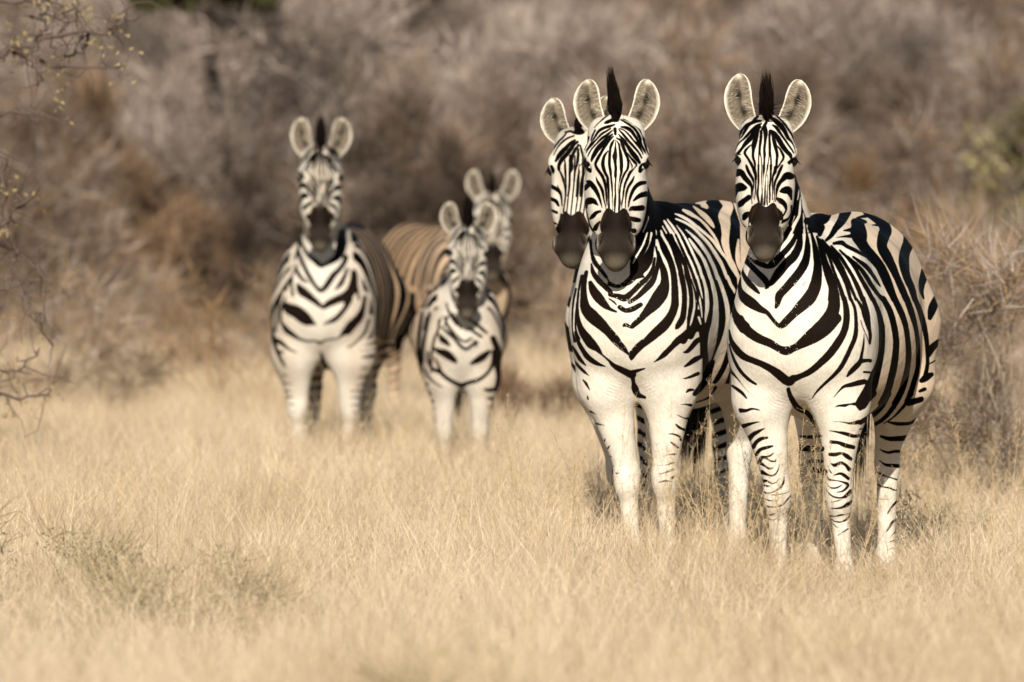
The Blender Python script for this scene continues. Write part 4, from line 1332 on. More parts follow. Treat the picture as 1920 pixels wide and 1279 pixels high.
def zebra_hidden():
    co = Coat(1000, 160, 1150, 1000)
    co.strokes(BODY_C); co.soften(1)
    face = with_face(co, FACE_C, "@980 100 2.906\n200,905 205,870 235,880 262,885 300,880 325,872 345,905 355,1010 350,1160 190,1160 150,1060 160,1000")
    return dict(label='zebra half hidden behind the middle one, head peering past its cheek', X0=(1177 - 960) / FPX * 32.8, Y0=32.8, s=1.0, yaw=16, hs=1.02,
        poll=(-.196, -.17, 1.695), pitch=22, roll=-1, hyaw=-14, coat=co, face=face, refine=2, vox=.0066, tan=(.50, .40, .29), bright=.95,
        front=((-.110, -.035, -.02, .03), (.125, .105, .115, -.02)), hind=((.12, .10, .10, .0), (.40, .395, .385, -.1)),
        tail=((.30, 1.37, 1.05), (.26, 1.40, .72), (.24, 1.38, .28)),
        ears=((-1, (.030, -.068, -.075), (-.145, -.125, -.075), .050, 20), (1, (.022, .068, -.075), (-.150, .090, -.075), .046, 14)),
        mane=(2.2, .7, 0.03, .2), seed=5)

def zebra_left():
    co = Coat(490, 190, 830, 860)
    co.strokes(BODY_D, wid=1.25)
    face = with_face(co, (FACE_A, FACE_A_LOW), MUZZLE_A, face_map(1434, 297, 603, 328, .70, .72, .70))
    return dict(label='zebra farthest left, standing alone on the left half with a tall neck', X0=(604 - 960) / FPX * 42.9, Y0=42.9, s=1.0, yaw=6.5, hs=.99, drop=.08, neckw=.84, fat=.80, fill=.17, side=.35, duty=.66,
        poll=(-.005, -.17, 1.675), pitch=20, roll=0, coat=co, face=face, refine=1, vox=.008, fine=0, tan=(.42, .29, .18), muz=-.02,
        front=((-.145, -.125, -.115, .0), (.150, .135, .125, .0)), hind=((-.07, -.07, -.07, .0), (.22, .21, .20, -.1)), legz=.95, lw=1.22,
        tail=((.09, 1.37, .97), (.09, 1.40, .65), (.09, 1.38, .28)),
        ears=EAR_SET, mane=(3.6, .98, 0, 0), seed=6, nhair=2600, bright=.86)

def zebra_foal():
    co = Coat(760, 330, 970, 860)
    co.strokes(BODY_E, wid=1.35)
    face = with_face(co, (FACE_A, FACE_A_LOW), MUZZLE_A, face_map(1434, 297, 878, 472, .62, .66, .55))
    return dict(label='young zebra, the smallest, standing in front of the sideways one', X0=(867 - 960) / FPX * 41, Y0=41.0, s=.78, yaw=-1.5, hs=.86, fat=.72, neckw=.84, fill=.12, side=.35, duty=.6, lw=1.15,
        poll=(.035, -.17, 1.655), pitch=24, roll=.5, coat=co, face=face, refine=1, vox=.007, fine=0, tan=(.42, .33, .25), muz=-.01,
        front=((-.125, -.115, -.11, .0), (.125, .105, .10, .0)), hind=((-.15, -.14, -.14, .0), (.11, .11, .11, -.1)),
        tail=((-.04, 1.37, 1.0), (-.04, 1.40, .70), (-.04, 1.38, .4)),
        ears=((-1, (.022, -.066, -.075), (-.165, -.110, -.075), .050, 14), (1, (.022, .066, -.075), (-.165, .112, -.075), .050, 14)),
        mane=(3.6, 1.08, 0, 0), seed=7, nhair=2400, bright=.80)

def zebra_sideways():
    co = Coat(700, 290, 1000, 660)
    co.strokes(F_MARKS_SHADE, wid=1.2)  # broad lower strokes paint the shadow gap into the coat, among real stripes
    face = with_face(co, (FACE_A, FACE_A_LOW), MUZZLE_A, face_map(1434, 297, 925, 409, .57, .60, .5))
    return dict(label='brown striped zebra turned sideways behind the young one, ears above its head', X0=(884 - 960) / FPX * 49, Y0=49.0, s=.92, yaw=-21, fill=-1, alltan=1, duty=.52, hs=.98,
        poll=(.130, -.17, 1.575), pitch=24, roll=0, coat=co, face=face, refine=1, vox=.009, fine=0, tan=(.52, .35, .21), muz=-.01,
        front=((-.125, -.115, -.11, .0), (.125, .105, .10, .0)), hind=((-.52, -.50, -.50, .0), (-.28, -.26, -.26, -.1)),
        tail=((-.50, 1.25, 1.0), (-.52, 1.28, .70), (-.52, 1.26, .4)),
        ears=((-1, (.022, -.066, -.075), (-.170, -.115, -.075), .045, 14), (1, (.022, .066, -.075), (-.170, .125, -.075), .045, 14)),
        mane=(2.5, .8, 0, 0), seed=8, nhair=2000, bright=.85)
# ------------------------------------------------------------------ plants
def attr_material(name, trans=0.35, rough=0.7, var=0.18, noise_world=None):
    g = NT(name)
    t = g.t
    for n in list(t.nodes): t.nodes.remove(n)
    out = g.n('ShaderNodeOutputMaterial')
    at = g.n('ShaderNodeAttribute', attribute_name='pale')
    oi = g.n('ShaderNodeObjectInfo')
    mr = g.n('ShaderNodeMapRange'); mr.inputs[3].default_value = 1 - var; mr.inputs[4].default_value = 1 + var
    g.l(oi.outputs['Random'], mr.inputs[0])
    v = g.n('ShaderNodeVectorMath', operation='SCALE'); g.l(at.outputs['Color'], v.inputs[0]); g.l(mr.outputs[0], v.inputs['Scale'])
    d = g.n('ShaderNodeBsdfDiffuse'); tr = g.n('ShaderNodeBsdfTranslucent')
    g.l(v.outputs[0], d.inputs['Color']); g.l(v.outputs[0], tr.inputs['Color'])
    mx = g.n('ShaderNodeMixShader'); mx.inputs[0].default_value = trans
    g.l(d.outputs[0], mx.inputs[1]); g.l(tr.outputs[0], mx.inputs[2]); g.l(mx.outputs[0], out.inputs['Surface'])
    return g.m

M_GRASS = attr_material('dry_grass', .30)
M_TWIG = attr_material('twig_bark', .0, var=.1)
M_LEAF = attr_material('leaf', .3, var=.1)

def ground_material():
    g = NT('straw_ground')
    tc = g.n('ShaderNodeTexCoord')
    n1 = g.n('ShaderNodeTexNoise'); n1.inputs['Scale'].default_value = 1.1; n1.inputs['Detail'].default_value = 6; g.l(tc.outputs['Object'], n1.inputs['Vector'])
    n2 = g.n('ShaderNodeTexNoise'); n2.inputs['Scale'].default_value = 45; n2.inputs['Detail'].default_value = 4; g.l(tc.outputs['Object'], n2.inputs['Vector'])
    r = g.n('ShaderNodeValToRGB')
    e = r.color_ramp.elements
    e[0].position = .35; e[0].color = (.38, .27, .17, 1); e[1].position = .62; e[1].color = (.58, .45, .29, 1)
    g.l(n1.outputs[0], r.inputs[0])
    mr = g.n('ShaderNodeMapRange'); mr.inputs[3].default_value = .65; mr.inputs[4].default_value = 1.2; g.l(n2.outputs[0], mr.inputs[0])
    v = g.n('ShaderNodeVectorMath', operation='SCALE'); g.l(r.outputs[0], v.inputs[0]); g.l(mr.outputs[0], v.inputs['Scale'])
    g.l(v.outputs[0], g.b.inputs['Base Color']); g.b.inputs['Roughness'].default_value = .95; g.b.inputs['Specular IOR Level'].default_value = .05
    return g.m

def ground():
    xs = np.concatenate([[-1500, -400, -120], np.linspace(-50, 50, 41), [120, 400, 1500]])
    ys = np.concatenate([[-300, -60], np.linspace(-10, 140, 61), [200, 400, 900, 2500]])
    X, Y = np.meshgrid(xs, ys, indexing='ij')
    far = np.clip((Y - 60) / 60, 0, 1)
    Z = -.012 + .01 * np.sin(X * .9) * np.sin(Y * .7) + .25 * far * np.sin(X * .13 + 1) ** 2
    V = np.stack([X, Y, Z], -1).reshape(-1, 3)
    n, m = len(xs), len(ys)
    i, j = np.meshgrid(np.arange(n - 1), np.arange(m - 1), indexing='ij')
    a = (i * m + j).ravel()
    F = np.stack([a, a + m, a + m + 1, a + 1], 1)
    o = mesh_obj('ground', V, F, ground_material()); o['kind'] = 'structure'

def with_colour(o, rgb):
    set_attr(o.data, 'pale', 'FLOAT_COLOR', np.concatenate([rgb, np.ones((len(rgb), 1))], 1)); return o

def grass_variant(i, n, rad, hmin, hmax, wid, cols, seed_frac=.12, lean=.28):
    r = np.random.default_rng(100 + i)
    a = r.uniform(0, 2 * math.pi, n); q = rad * np.sqrt(r.uniform(0, 1, n))
    b = np.stack([q * np.cos(a), q * np.sin(a), np.full(n, -.03)], 1)
    d = np.stack([r.normal(size=n) * lean, r.normal(size=n) * lean, np.ones(n)], 1)
    L = r.uniform(hmin, hmax, n) * r.uniform(.75, 1, n)
    bend = np.stack([r.normal(size=n) * .10, r.normal(size=n) * .10, -r.uniform(0, .08, n)], 1) * (L / .4)[:, None]
    V, F, si = strands(b, d, L, np.full(n, wid), 3, bend, 200 + i)
    cols = np.array(cols); ci = r.integers(0, len(cols), n)
    C = (cols[ci] * r.uniform(.75, 1.15, n)[:, None])[si]
    # seed heads: short side spikes near the tips
    k = int(n * seed_frac); pick = r.choice(n, k, replace=False)
    dn = d / np.linalg.norm(d, axis=1)[:, None]
    bb = []; dd = []; ll = []
    for p in pick:
        for s_ in range(9):
            tt = r.uniform(.62, .98)
            bb.append(b[p] + dn[p] * L[p] * tt + bend[p] * tt * tt); dd.append(dn[p] * .8 + r.normal(size=3) * .45); ll.append(r.uniform(.02, .06) * (1.35 - tt))
    if bb:
        V2, F2, s2 = strands(np.array(bb), np.array(dd), np.array(ll), np.full(len(bb), wid * .7), 1, None, 300 + i)
        C2 = np.tile(cols[0] * 1.02, (len(V2), 1))
        F = np.concatenate([F, F2 + len(V)]); V = np.concatenate([V, V2]); C = np.concatenate([C, C2])
    o = mesh_obj('grass_tuft', V, F, M_GRASS, smooth=False, link=False)
    return with_colour(o, C)

def scatter(name, label, cat, variants, pts, scl, rot, var):
    """one object that instances the tuft meshes on its points"""
    me = bpy.data.meshes.new(name)
    me.vertices.add(len(pts)); me.vertices.foreach_set('co', np.asarray(pts, np.float32).ravel())
    a = me.attributes.new('scl', 'FLOAT_VECTOR', 'POINT'); a.data.foreach_set('vector', np.asarray(scl, np.float32).ravel())
    a = me.attributes.new('rot', 'FLOAT_VECTOR', 'POINT'); a.data.foreach_set('vector', np.asarray(rot, np.float32).ravel())
    a = me.attributes.new('var', 'INT', 'POINT'); a.data.foreach_set('value', np.asarray(var, np.int32))
    o = bpy.data.objects.new(name, me); COL.objects.link(o)
    ng = bpy.data.node_groups.new(name + '_scatter', 'GeometryNodeTree')
    ng.interface.new_socket('Geometry', in_out='INPUT', socket_type='NodeSocketGeometry')
    ng.interface.new_socket('Geometry', in_out='OUTPUT', socket_type='NodeSocketGeometry')
    gi = ng.nodes.new('NodeGroupInput'); go = ng.nodes.new('NodeGroupOutput')
    jn = ng.nodes.new('GeometryNodeJoinGeometry')
    def attr(nm, ty):
        n = ng.nodes.new('GeometryNodeInputNamedAttribute'); n.data_type = ty; n.inputs[0].default_value = nm
        return [s for s in n.outputs if s.enabled and s.name == 'Attribute'][0]
    A_s, A_r, A_v = attr('scl', 'FLOAT_VECTOR'), attr('rot', 'FLOAT_VECTOR'), attr('var', 'INT')
    for i, v in enumerate(variants):
        oi = ng.nodes.new('GeometryNodeObjectInfo'); oi.inputs['Object'].default_value = v; oi.transform_space = 'ORIGINAL'
        oi.inputs['As Instance'].default_value = True
        cp = ng.nodes.new('FunctionNodeCompare'); cp.data_type = 'INT'; cp.operation = 'EQUAL'
        ins = [s for s in cp.inputs if s.enabled]
        ng.links.new(A_v, ins[0]); ins[1].default_value = i
        ip = ng.nodes.new('GeometryNodeInstanceOnPoints')
        ng.links.new(gi.outputs[0], ip.inputs['Points']); ng.links.new(cp.outputs[0], ip.inputs['Selection'])
        ng.links.new(oi.outputs['Geometry'], ip.inputs['Instance'])
        e2r = ng.nodes.new('FunctionNodeEulerToRotation'); ng.links.new(A_r, e2r.inputs[0]); ng.links.new(e2r.outputs[0], ip.inputs['Rotation'])
        ng.links.new(A_s, ip.inputs['Scale']); ng.links.new(ip.outputs[0], jn.inputs[0])
    ng.links.new(jn.outputs[0], go.inputs[0])
    m = o.modifiers.new('scatter', 'NODES'); m.node_group = ng
    tag(o, label, cat, kind='stuff')
    return o

def field_points(y0, y1, dens, spread=1.35, seed=1, keep=None):
    r = np.random.default_rng(seed)
    n = int(dens * (y1 - y0) * spread * .1196 * (y0 + y1) / 2)
    y = np.sqrt(r.uniform(y0 ** 2, y1 ** 2, n)); x = r.uniform(-.5, .5, n) * .1196 * spread * y
    p = np.stack([x, y, np.zeros(n)], 1)
    if keep is not None: p = p[keep(p, r)]
    return p, r

STRAW = [(.66, .545, .39), (.72, .605, .44), (.60, .48, .33), (.77, .67, .51), (.50, .39, .26)]
def grasses():
    vs = [grass_variant(i, 80, .13, .22, .46, .0030, STRAW) for i in range(5)] + [grass_variant(9, 50, .12, .30, .58, .0026, STRAW, .35),
        grass_variant(10, 70, .16, .26, .56, .0028, [(.50, .38, .24), (.58, .46, .30), (.42, .31, .19)], .2, .62),
        grass_variant(11, 90, .16, .16, .38, .0030, [(.40, .32, .22), (.48, .39, .27), (.33, .26, .17)], .1, .50)]
    P = []; S = []; Rr = []; Vv = []
    for k, (y0, y1, dens) in enumerate(((12.5, 18.5, 30), (18.5, 24, 46), (24, 35, 42), (35, 50, 30), (50, 78, 17))):
        p, r = field_points(y0, y1, dens, 2.1, 40 + k)
        n = len(p)
        lump = .5 + .5 * np.sin(p[:, 0] * 2.3 + p[:, 1] * .9) * np.sin(p[:, 1] * 1.7 - p[:, 0])
        s = r.uniform(.70, 1.05, n) * (.80 + .28 * lump)
        if y1 > 50: s = s * 1.25
        h_ = s * r.uniform(.8, 1.1, n)
        h_ *= (1.0, 1.22, 1.12, 1.22, 1.15)[k]
        if k == 0:      # a taller stand close to the camera, highest left of the middle
            pxx = 960 + FPX * p[:, 0] / p[:, 1]
            h_ *= 1.42 + .22 * np.exp(-((pxx - 620) / 420) ** 2) - .10 * np.exp(-((pxx - 1500) / 300) ** 2)
        P.append(p); S.append(np.stack([s, s, h_], 1)); Rr.append(np.stack([np.zeros(n), np.zeros(n), r.uniform(0, 6.28, n)], 1))
        pq = 960 + FPX * p[:, 0] / p[:, 1]
        cut = 1 - .34 * np.exp(-((pq - 1610) / 210) ** 2) * ((p[:, 1] > 24.5) & (p[:, 1] < 32.5))
        S[-1][:, 2] *= cut
        q = r.uniform(size=n)
        patch = np.sin(p[:, 0] * 1.9 + 1.3 * np.sin(p[:, 1] * .55)) * np.sin(p[:, 1] * .9 + 1.1 * p[:, 0]) + .35 * np.sin(p[:, 0] * 5 + p[:, 1] * 3.1)
        vv = np.where(q < .14, 5, r.integers(0, 5, n))
        vv = np.where((patch > .25) & (q > .40), 6, vv); vv = np.where((patch < -.45) & (q > .35), 7, vv)
        Vv.append(vv)
    scatter('grass', 'dry straw coloured grass covering the whole ground around the zebras', 'grass', vs, np.concatenate(P), np.concatenate(S), np.concatenate(Rr), np.concatenate(Vv))
    # tall airy seed stems, mostly around the legs of the near zebras
    tv = []
    for i in range(4):
        r = np.random.default_rng(500 + i)
        n = 3
        b = np.stack([r.normal(size=n) * .03, r.normal(size=n) * .03, np.full(n, -.02)], 1)
        d = np.stack([r.normal(size=n) * .16, r.normal(size=n) * .16, np.ones(n)], 1); L = r.uniform(.55, .85, n)
        bend = np.stack([r.normal(size=n) * .10, r.normal(size=n) * .05, -r.uniform(0, .05, n)], 1)
        V, F, si = strands(b, d, L, np.full(n, .0027), 8, bend, 600 + i)
        dn = d / np.linalg.norm(d, axis=1)[:, None]
        bb = []; dd = []; ll = []
        for p in range(n):
            for s_ in range(46):
                tt = r.uniform(.55, 1)
                c_ = b[p] + dn[p] * L[p] * tt + bend[p] * tt * tt
                dv = dn[p] * .7 + r.normal(size=3) * .55; ln = r.uniform(.02, .075) * (1.45 - tt)
                bb.append(c_); dd.append(dv); ll.append(ln)
                e_ = c_ + dv / np.linalg.norm(dv) * ln * .9
                for _ in range(2): bb.append(e_); dd.append(r.normal(size=3)); ll.append(.008)
        V2, F2, s2 = strands(np.array(bb), np.array(dd), np.array(ll), np.full(len(bb), .0014), 1, None, 700 + i)
        F = np.concatenate([F, F2 + len(V)]); V = np.concatenate([V, V2])
        tv.append(with_colour(mesh_obj('seed_stem', V, F, M_GRASS, smooth=False, link=False), np.tile(np.array([.52, .40, .24]), (len(V), 1))))
    r = np.random.default_rng(77)
    n = 60
    y = r.uniform(28.6, 31.2, n); px = np.concatenate([r.uniform(1200, 1560, 26), r.uniform(950, 1900, 34)])
    p = np.stack([(px - 960) / FPX * y, y, np.zeros(n)], 1)
    p2, r2 = field_points(23, 50, 1.3, 1.3, 78)
    p = np.concatenate([p, p2]); n = len(p); s = r.uniform(.65, 1.05, n)
    s[60:] *= .8
    scatter('seed_grass', 'tall thin golden grass stems with open seed heads', 'grass', tv, p, np.stack([s, s, s], 1), np.stack([r.normal(size=n) * .08, r.normal(size=n) * .08, r.uniform(0, 6.28, n)], 1), r.integers(0, 4, n))

def tube_path(pts, rads, sides=6):
    P = np.array(pts, float); n = len(P)
    T = np.gradient(P, axis=0); T /= np.linalg.norm(T, axis=1)[:, None] + 1e-9
    ref = np.array([0.31, .95, .1]); A = np.cross(T, ref); A /= np.linalg.norm(A, axis=1)[:, None] + 1e-9; B = np.cross(T, A)
    ang = np.arange(sides) * 2 * math.pi / sides
    V = P[:, None] + (A[:, None] * np.cos(ang)[None, :, None] + B[:, None] * np.sin(ang)[None, :, None]) * np.array(rads)[:, None, None]
    F = []
    for i in range(n - 1):
        for j in range(sides):
            k = (j + 1) % sides
            F.append((i * sides + j, i * sides + k, (i + 1) * sides + k, (i + 1) * sides + j))
    return V.reshape(-1, 3), np.array(F)

def grow(r, start, dirv, L, rad, n=6, wob=.25, up=.1):
    pts = [np.array(start, float)]; d = np.array(dirv, float); d /= np.linalg.norm(d)
    for i in range(n):
        d = d + r.normal(size=3) * wob + np.array([0, 0, up]); d /= np.linalg.norm(d)
        pts.append(pts[-1] + d * L / n)
    return np.array(pts), np.linspace(rad, rad * .35, n + 1), d

def shrub_meshes(seed, R, H, ntwig, bark, twig, tl=.22, tw=.007, arch=.0, nmain=11, clumps=70, gap=.0, br=1.0, leaf=None, leaf_size=.02, low=.05):
    """branches (tubes) and crown (many short twigs gathered in clumps); unit meshes shared by copies"""
    r = np.random.default_rng(seed)
    Vs = []; Fs = []; nv = 0; tips = []
    for m in range(nmain):
        a = r.uniform(0, 6.28); el = r.uniform(.25, 1.25)
        d = np.array([math.cos(a) * math.cos(el), math.sin(a) * math.cos(el), math.sin(el)])
        P, rd, dl = grow(r, (r.normal() * .08, r.normal() * .08, -.05), d, max(R, H) * r.uniform(.6, .9), .028 * br * H / 2, 7, .16, .05 - arch)
        V, F = tube_path(P, rd); Vs.append(V); Fs.append(F + nv); nv += len(V)
        for b in range(7):
            i = int(r.integers(2, 8)); i = min(i, len(P) - 1)
            P2, rd2, _ = grow(r, P[i], dl + r.normal(size=3) * .8, R * r.uniform(.25, .5), .010 * br * H / 2, 4, .3, .06)
            V, F = tube_path(P2, rd2, 4); Vs.append(V); Fs.append(F + nv); nv += len(V)
            tips += list(P2[2:])
    tips = np.array(tips)
    # clump centres spread through the dome, most of them towards its skin
    c = []
    while len(c) < clumps:
        v = r.normal(size=3); v /= np.linalg.norm(v); v[2] = abs(v[2]); q = r.uniform(.30, 1) ** .45
        p = np.array([v[0] * R * q, v[1] * R * q, low + v[2] * (H - .15) * q])
        if math.sin(p[0] * 3.1 / R + seed) * math.sin(p[2] * 4.2 / H + seed * 2) < gap - 1: continue
        c.append(p)
    c = np.array(c); csz = r.uniform(.13, .30, len(c)) * R * .8; cb = r.uniform(.42, 1.32, len(c))
    ci = r.integers(0, len(c), ntwig)
    off = r.normal(size=(ntwig, 3)); off /= np.linalg.norm(off, axis=1)[:, None]; off *= (r.uniform(0, 1, ntwig) ** .5)[:, None]
    base = c[ci] + off * csz[ci][:, None]
    base[:, 2] = np.maximum(base[:, 2], .02)
    d = off * .8 + c[ci] / np.array([R, R, H]) * .7 + r.normal(size=(ntwig, 3)) * .6 + np.array([0, 0, .15])
    V2, F2, si = strands(base, d, r.uniform(.4, 1.1, ntwig) * tl, np.full(ntwig, tw), 2, r.normal(size=(ntwig, 3)) * .03, seed + 3)
    tcol = np.array(twig)
    C2 = (tcol[r.integers(0, len(tcol), ntwig)] * (cb[ci] * r.uniform(.7, 1.2, ntwig))[:, None])[si]
    V1 = np.concatenate(Vs); F1 = np.concatenate(Fs)
    bo = with_colour(mesh_obj('branches', V1, F1, M_TWIG, link=False), np.tile(np.array(bark), (len(V1), 1)))
    to = with_colour(mesh_obj('twigs', V2, F2, M_LEAF, smooth=False, link=False), C2)
    lo_ = None
    if leaf:
        nl = int(ntwig * leaf[0]); ci = r.integers(0, len(c), nl)
        off = r.normal(size=(nl, 3)); off /= np.linalg.norm(off, axis=1)[:, None]; off *= (r.uniform(.2, 1, nl) ** .5)[:, None]
        base = c[ci] + off * csz[ci][:, None] * 1.1
        V3, F3, si = strands(base, r.normal(size=(nl, 3)), np.full(nl, leaf_size * 1.6), np.full(nl, leaf_size), 1, None, seed + 9)
        C3 = (np.array(leaf[1])[r.integers(0, len(leaf[1]), nl)] * (cb[ci] * r.uniform(.7, 1.25, nl))[:, None])[si]
        lo_ = with_colour(mesh_obj('foliage', V3, F3, M_LEAF, smooth=False, link=False), C3)
    return [q for q in (bo, to, lo_) if q]

def plant(name, parts, x, y, sc, rz, label, cat, group=None, z=0.0, sz=None):
    root = empty(name, (x, y, z), rz); root.scale = (sc, sc, sz or sc)
    for p in parts:
        c = p.copy(); COL.objects.link(c); c.parent = root
    return tag(root, label, cat, group)
# ------------------------------------------------------------------ the scene
ground()
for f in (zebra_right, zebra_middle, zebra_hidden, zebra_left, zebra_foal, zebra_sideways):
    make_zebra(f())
grasses()

GREY = [(.33, .27, .23), (.54, .465, .41), (.18, .14, .11), (.40, .33, .285)]
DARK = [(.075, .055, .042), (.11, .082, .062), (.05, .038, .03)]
BROWN = [(.28, .185, .115), (.33, .225, .145), (.20, .13, .08)]
OCHRE = [(.40, .28, .15), (.34, .22, .12), (.30, .22, .15)]
def X(px, Y): return (px - 960) / FPX * Y
big_a = shrub_meshes(21, 1.7, 3.3, 30000, (.10, .075, .06), GREY, .30, .010, .04, 13, 90)
big_b = shrub_meshes(22, 1.5, 2.7, 26000, (.11, .08, .06), GREY + BROWN, .28, .010, .10, 12, 75)
big_c = shrub_meshes(23, 1.3, 2.2, 22000, (.10, .07, .05), BROWN, .25, .010, .02, 12, 60, leaf=(.4, [(.24, .16, .10), (.28, .20, .13)]), leaf_size=.03)
shade_gap = shrub_meshes(29, 1.3, 2.6, 14000, (.06, .045, .035), DARK, .28, .010, .05, 12, 50)  # shaded hollows of the thicket, added as bushes with near-black twigs
green = shrub_meshes(24, 1.6, 3.0, 9000, (.12, .09, .06), GREY, .25, .008, .0, 10, 70, leaf=(1.8, [(.28, .25, .12), (.34, .30, .16), (.22, .19, .09)]), leaf_size=.045)
back = [
 # prototype, picture column, distance, scale, turn, label
 (big_a, 520, 72, 1.05, .3, 'large pale grey leafless thicket arching behind the leftmost zebra'),
 (big_b, 820, 69, .95, 1.9, 'grey brown leafless bush behind the young zebra, dark hollow at its foot'),
 (big_a, 1060, 78, 1.05, 2.6, 'grey leafless bush seen between the young zebra and the middle ones'),
 (big_b, 1330, 74, 1.1, 4.0, 'grey brown thicket behind the gap between the two foremost zebras'),
 (big_a, 1600, 80, 1.1, 5.1, 'tall grey thicket rising behind the back of the right zebra'),
 (big_b, 1840, 70, 1.0, .9, 'grey bush at the right edge behind the thorny one'),
 (big_c, 150, 70, 1.05, 2.2, 'rusty brown bush left of the pale grey thicket'),
 (big_b, -20, 66, .9, 3.3, 'dull brown bush cut by the left edge of the picture'),
 (shade_gap, 480, 69.5, .70, 1.2, 'added dark bush for the shaded hollow left of the leftmost zebra head'),
 (shade_gap, 745, 67, .82, 2.2, 'added dark bush for the shade behind the gap between the leftmost zebra and the sideways one'),
 (shade_gap, 1240, 71, .60, .7, 'added low dark bush for the shade behind the back of the middle zebra'),
 (shade_gap, 1700, 76, 1.0, 3.9, 'added dark bush for a shaded gap above the rump of the right zebra'),
 (shade_gap, 1790, 84, 1.4, 1.9, 'added tall dark bush for a shaded gap in the upper right corner'),
 (big_a, 300, 92, 1.2, 4.4, 'tall grey bush top filling the upper left background'),
 (big_a, 760, 96, 1.5, 1.1, 'tall grey bush filling the top of the picture left of centre'),
 (big_b, 1180, 98, 1.9, 2.0, 'tall grey brown bush above the middle zebras'),
 (big_a, 1480, 100, 1.6, .2, 'tall bush above the ears of the right zebra'),
 (green, 2060, 68, .82, .5, 'olive green bush at the upper right edge'),
 (big_b, 1740, 96, 1.8, 5.6, 'tall brown bush in the upper right background'),
 (big_b, 380, 118, 1.9, 1.7, 'tall grey bush far behind the thicket at the top left'),
 (big_b, 20, 100, 2.0, 2.9, 'tall dim bush in the upper left corner'),
 (big_a, 980, 125, 2.2, 3.7, 'farthest grey thicket behind the young zebra'),
 (big_a, 1650, 125, 2.3, 1.0, 'farthest grey thicket at the right'),
 (big_b, 560, 128, 2.6, 0.0, 'farthest brown thicket at the left'),
 (big_a, -420, 80, 1.5, 2.4, 'grey thicket outside the left edge'),
 (big_b, 2250, 76, 1.5, 3.4, 'grey brown thicket outside the right edge'),
 (big_a, -380, 112, 2.2, .9, 'far grey thicket outside the left edge'),
 (big_a, 2250, 112, 2.2, 4.9, 'far grey thicket outside the right edge'),
]
for pr, px, Y, sc, rz, lab in back:
    plant('shrub', pr, X(px, Y), Y, sc, rz, lab, 'bush', 'leafless bushes in the background')
ora = shrub_meshes(25, .75, 1.5, 5000, (.26, .15, .07), [(.42, .25, .11), (.34, .21, .11)], .22, .006, .0, 9, 30)
ora2 = shrub_meshes(30, .7, 1.4, 1500, (.24, .15, .08), [(.38, .25, .14), (.32, .22, .13)], .20, .005, .0, 9, 26, br=.5)
plant('shrub', ora, X(1560, 58), 58, 1.15, .4, 'orange brown twiggy shrub between the heads of the right zebra and the picture edge', 'bush', 'small twiggy shrubs')
plant('shrub', ora2, X(450, 50), 50, .85, 2.0, 'thin orange brown shrub left of the leftmost zebra', 'bush', 'small twiggy shrubs')
thorn = shrub_meshes(26, .62, 1.35, 9000, (.26, .21, .16), GREY + OCHRE, .20, .0035, .0, 26, 40, br=.38)
plant('shrub', thorn, X(1905, 37), 37, 1.1, .7, 'pale thorny shrub growing at the right edge in the grass', 'bush', 'small twiggy shrubs')
plant('shrub', thorn, X(1800, 44), 44, .75, 2.7, 'low pale thorny shrub behind the rump of the right zebra', 'bush', 'small twiggy shrubs')
low = shrub_meshes(27, .8, .8, 4200, (.12, .07, .045), [(.22, .13, .08), (.30, .19, .12), (.12, .08, .06)], .3, .008, .1, 10, 26)
plant('shrub', low, X(1030, 47.5), 47.5, .62, .2, 'heap of dark dead branches right of the sideways zebra', 'bush', 'small twiggy shrubs')
scrub = shrub_meshes(31, .8, 1.1, 3800, (.16, .12, .09), OCHRE + GREY[:2], .24, .006, .0, 16, 34, br=.45)
for px, Y, pr, sc, rz, lab in ((985, 60, scrub, 1.1, .3, 'ochre scrub right of the sideways zebra'), (1850, 55, scrub, 1.3, 1.9, 'ochre scrub behind the thorny shrub at the right edge'),
    (1775, 62, scrub, 1.2, 2.9, 'ochre scrub just right of the rump of the right zebra'), (60, 50, scrub, .95, 4.0, 'low scrub under the thorn tree twigs at the left edge'),
    (250, 63, scrub, .8, 5.0, 'low scrub at the foot of the rusty bush'), (620, 60, scrub, .9, .1, 'low scrub behind the leftmost zebra'), (360, 58, low, .6, 2.2, 'dark dead branches left of the leftmost zebra'),
    (1480, 52, scrub, 1.0, 3.3, 'low scrub behind the gap between the right zebra and the middle one'), (140, 66, scrub, 1.1, 1.2, 'pale scrub in front of the rusty bush at the left')):
    plant('shrub', pr, X(px, Y), Y, sc, rz, lab, 'bush', 'low scrub along the far edge of the grass')

def crown_tree(px, Y, z, sc, lab):
    root = empty('tree', (X(px, Y), Y, 0))
    V, F = tube_path([(0, 2.6, -.1), (.06, 2.6, z * .5), (-.05, 2.4, z * .9), (0, 1.2, z + .1), (.02, 0, z + .3 * sc)], [.09, .08, .06, .045, .03], 8)
    with_colour(mesh_obj('trunk', V, F, M_TWIG, root), np.tile([.045, .035, .028], (len(V), 1)))
    m = shrub_meshes(33, 1.0, 1.3, 2500, (.10, .08, .06), DARK, .22, .007, .0, 10, 45, leaf=(6.0, [(.085, .085, .035), (.11, .105, .045), (.06, .062, .025)]), leaf_size=.05, br=.6)
    for nm, q in zip(('branches', 'twigs', 'crown'), m):
        q.name = nm; COL.objects.link(q); q.parent = root; q.location = (0, 0, z); q.scale = (sc,) * 3
    tag(root, lab, 'tree')
crown_tree(385, 71.2, 3.0, .62, 'dark green tree crown showing above the pale thicket at the top left')
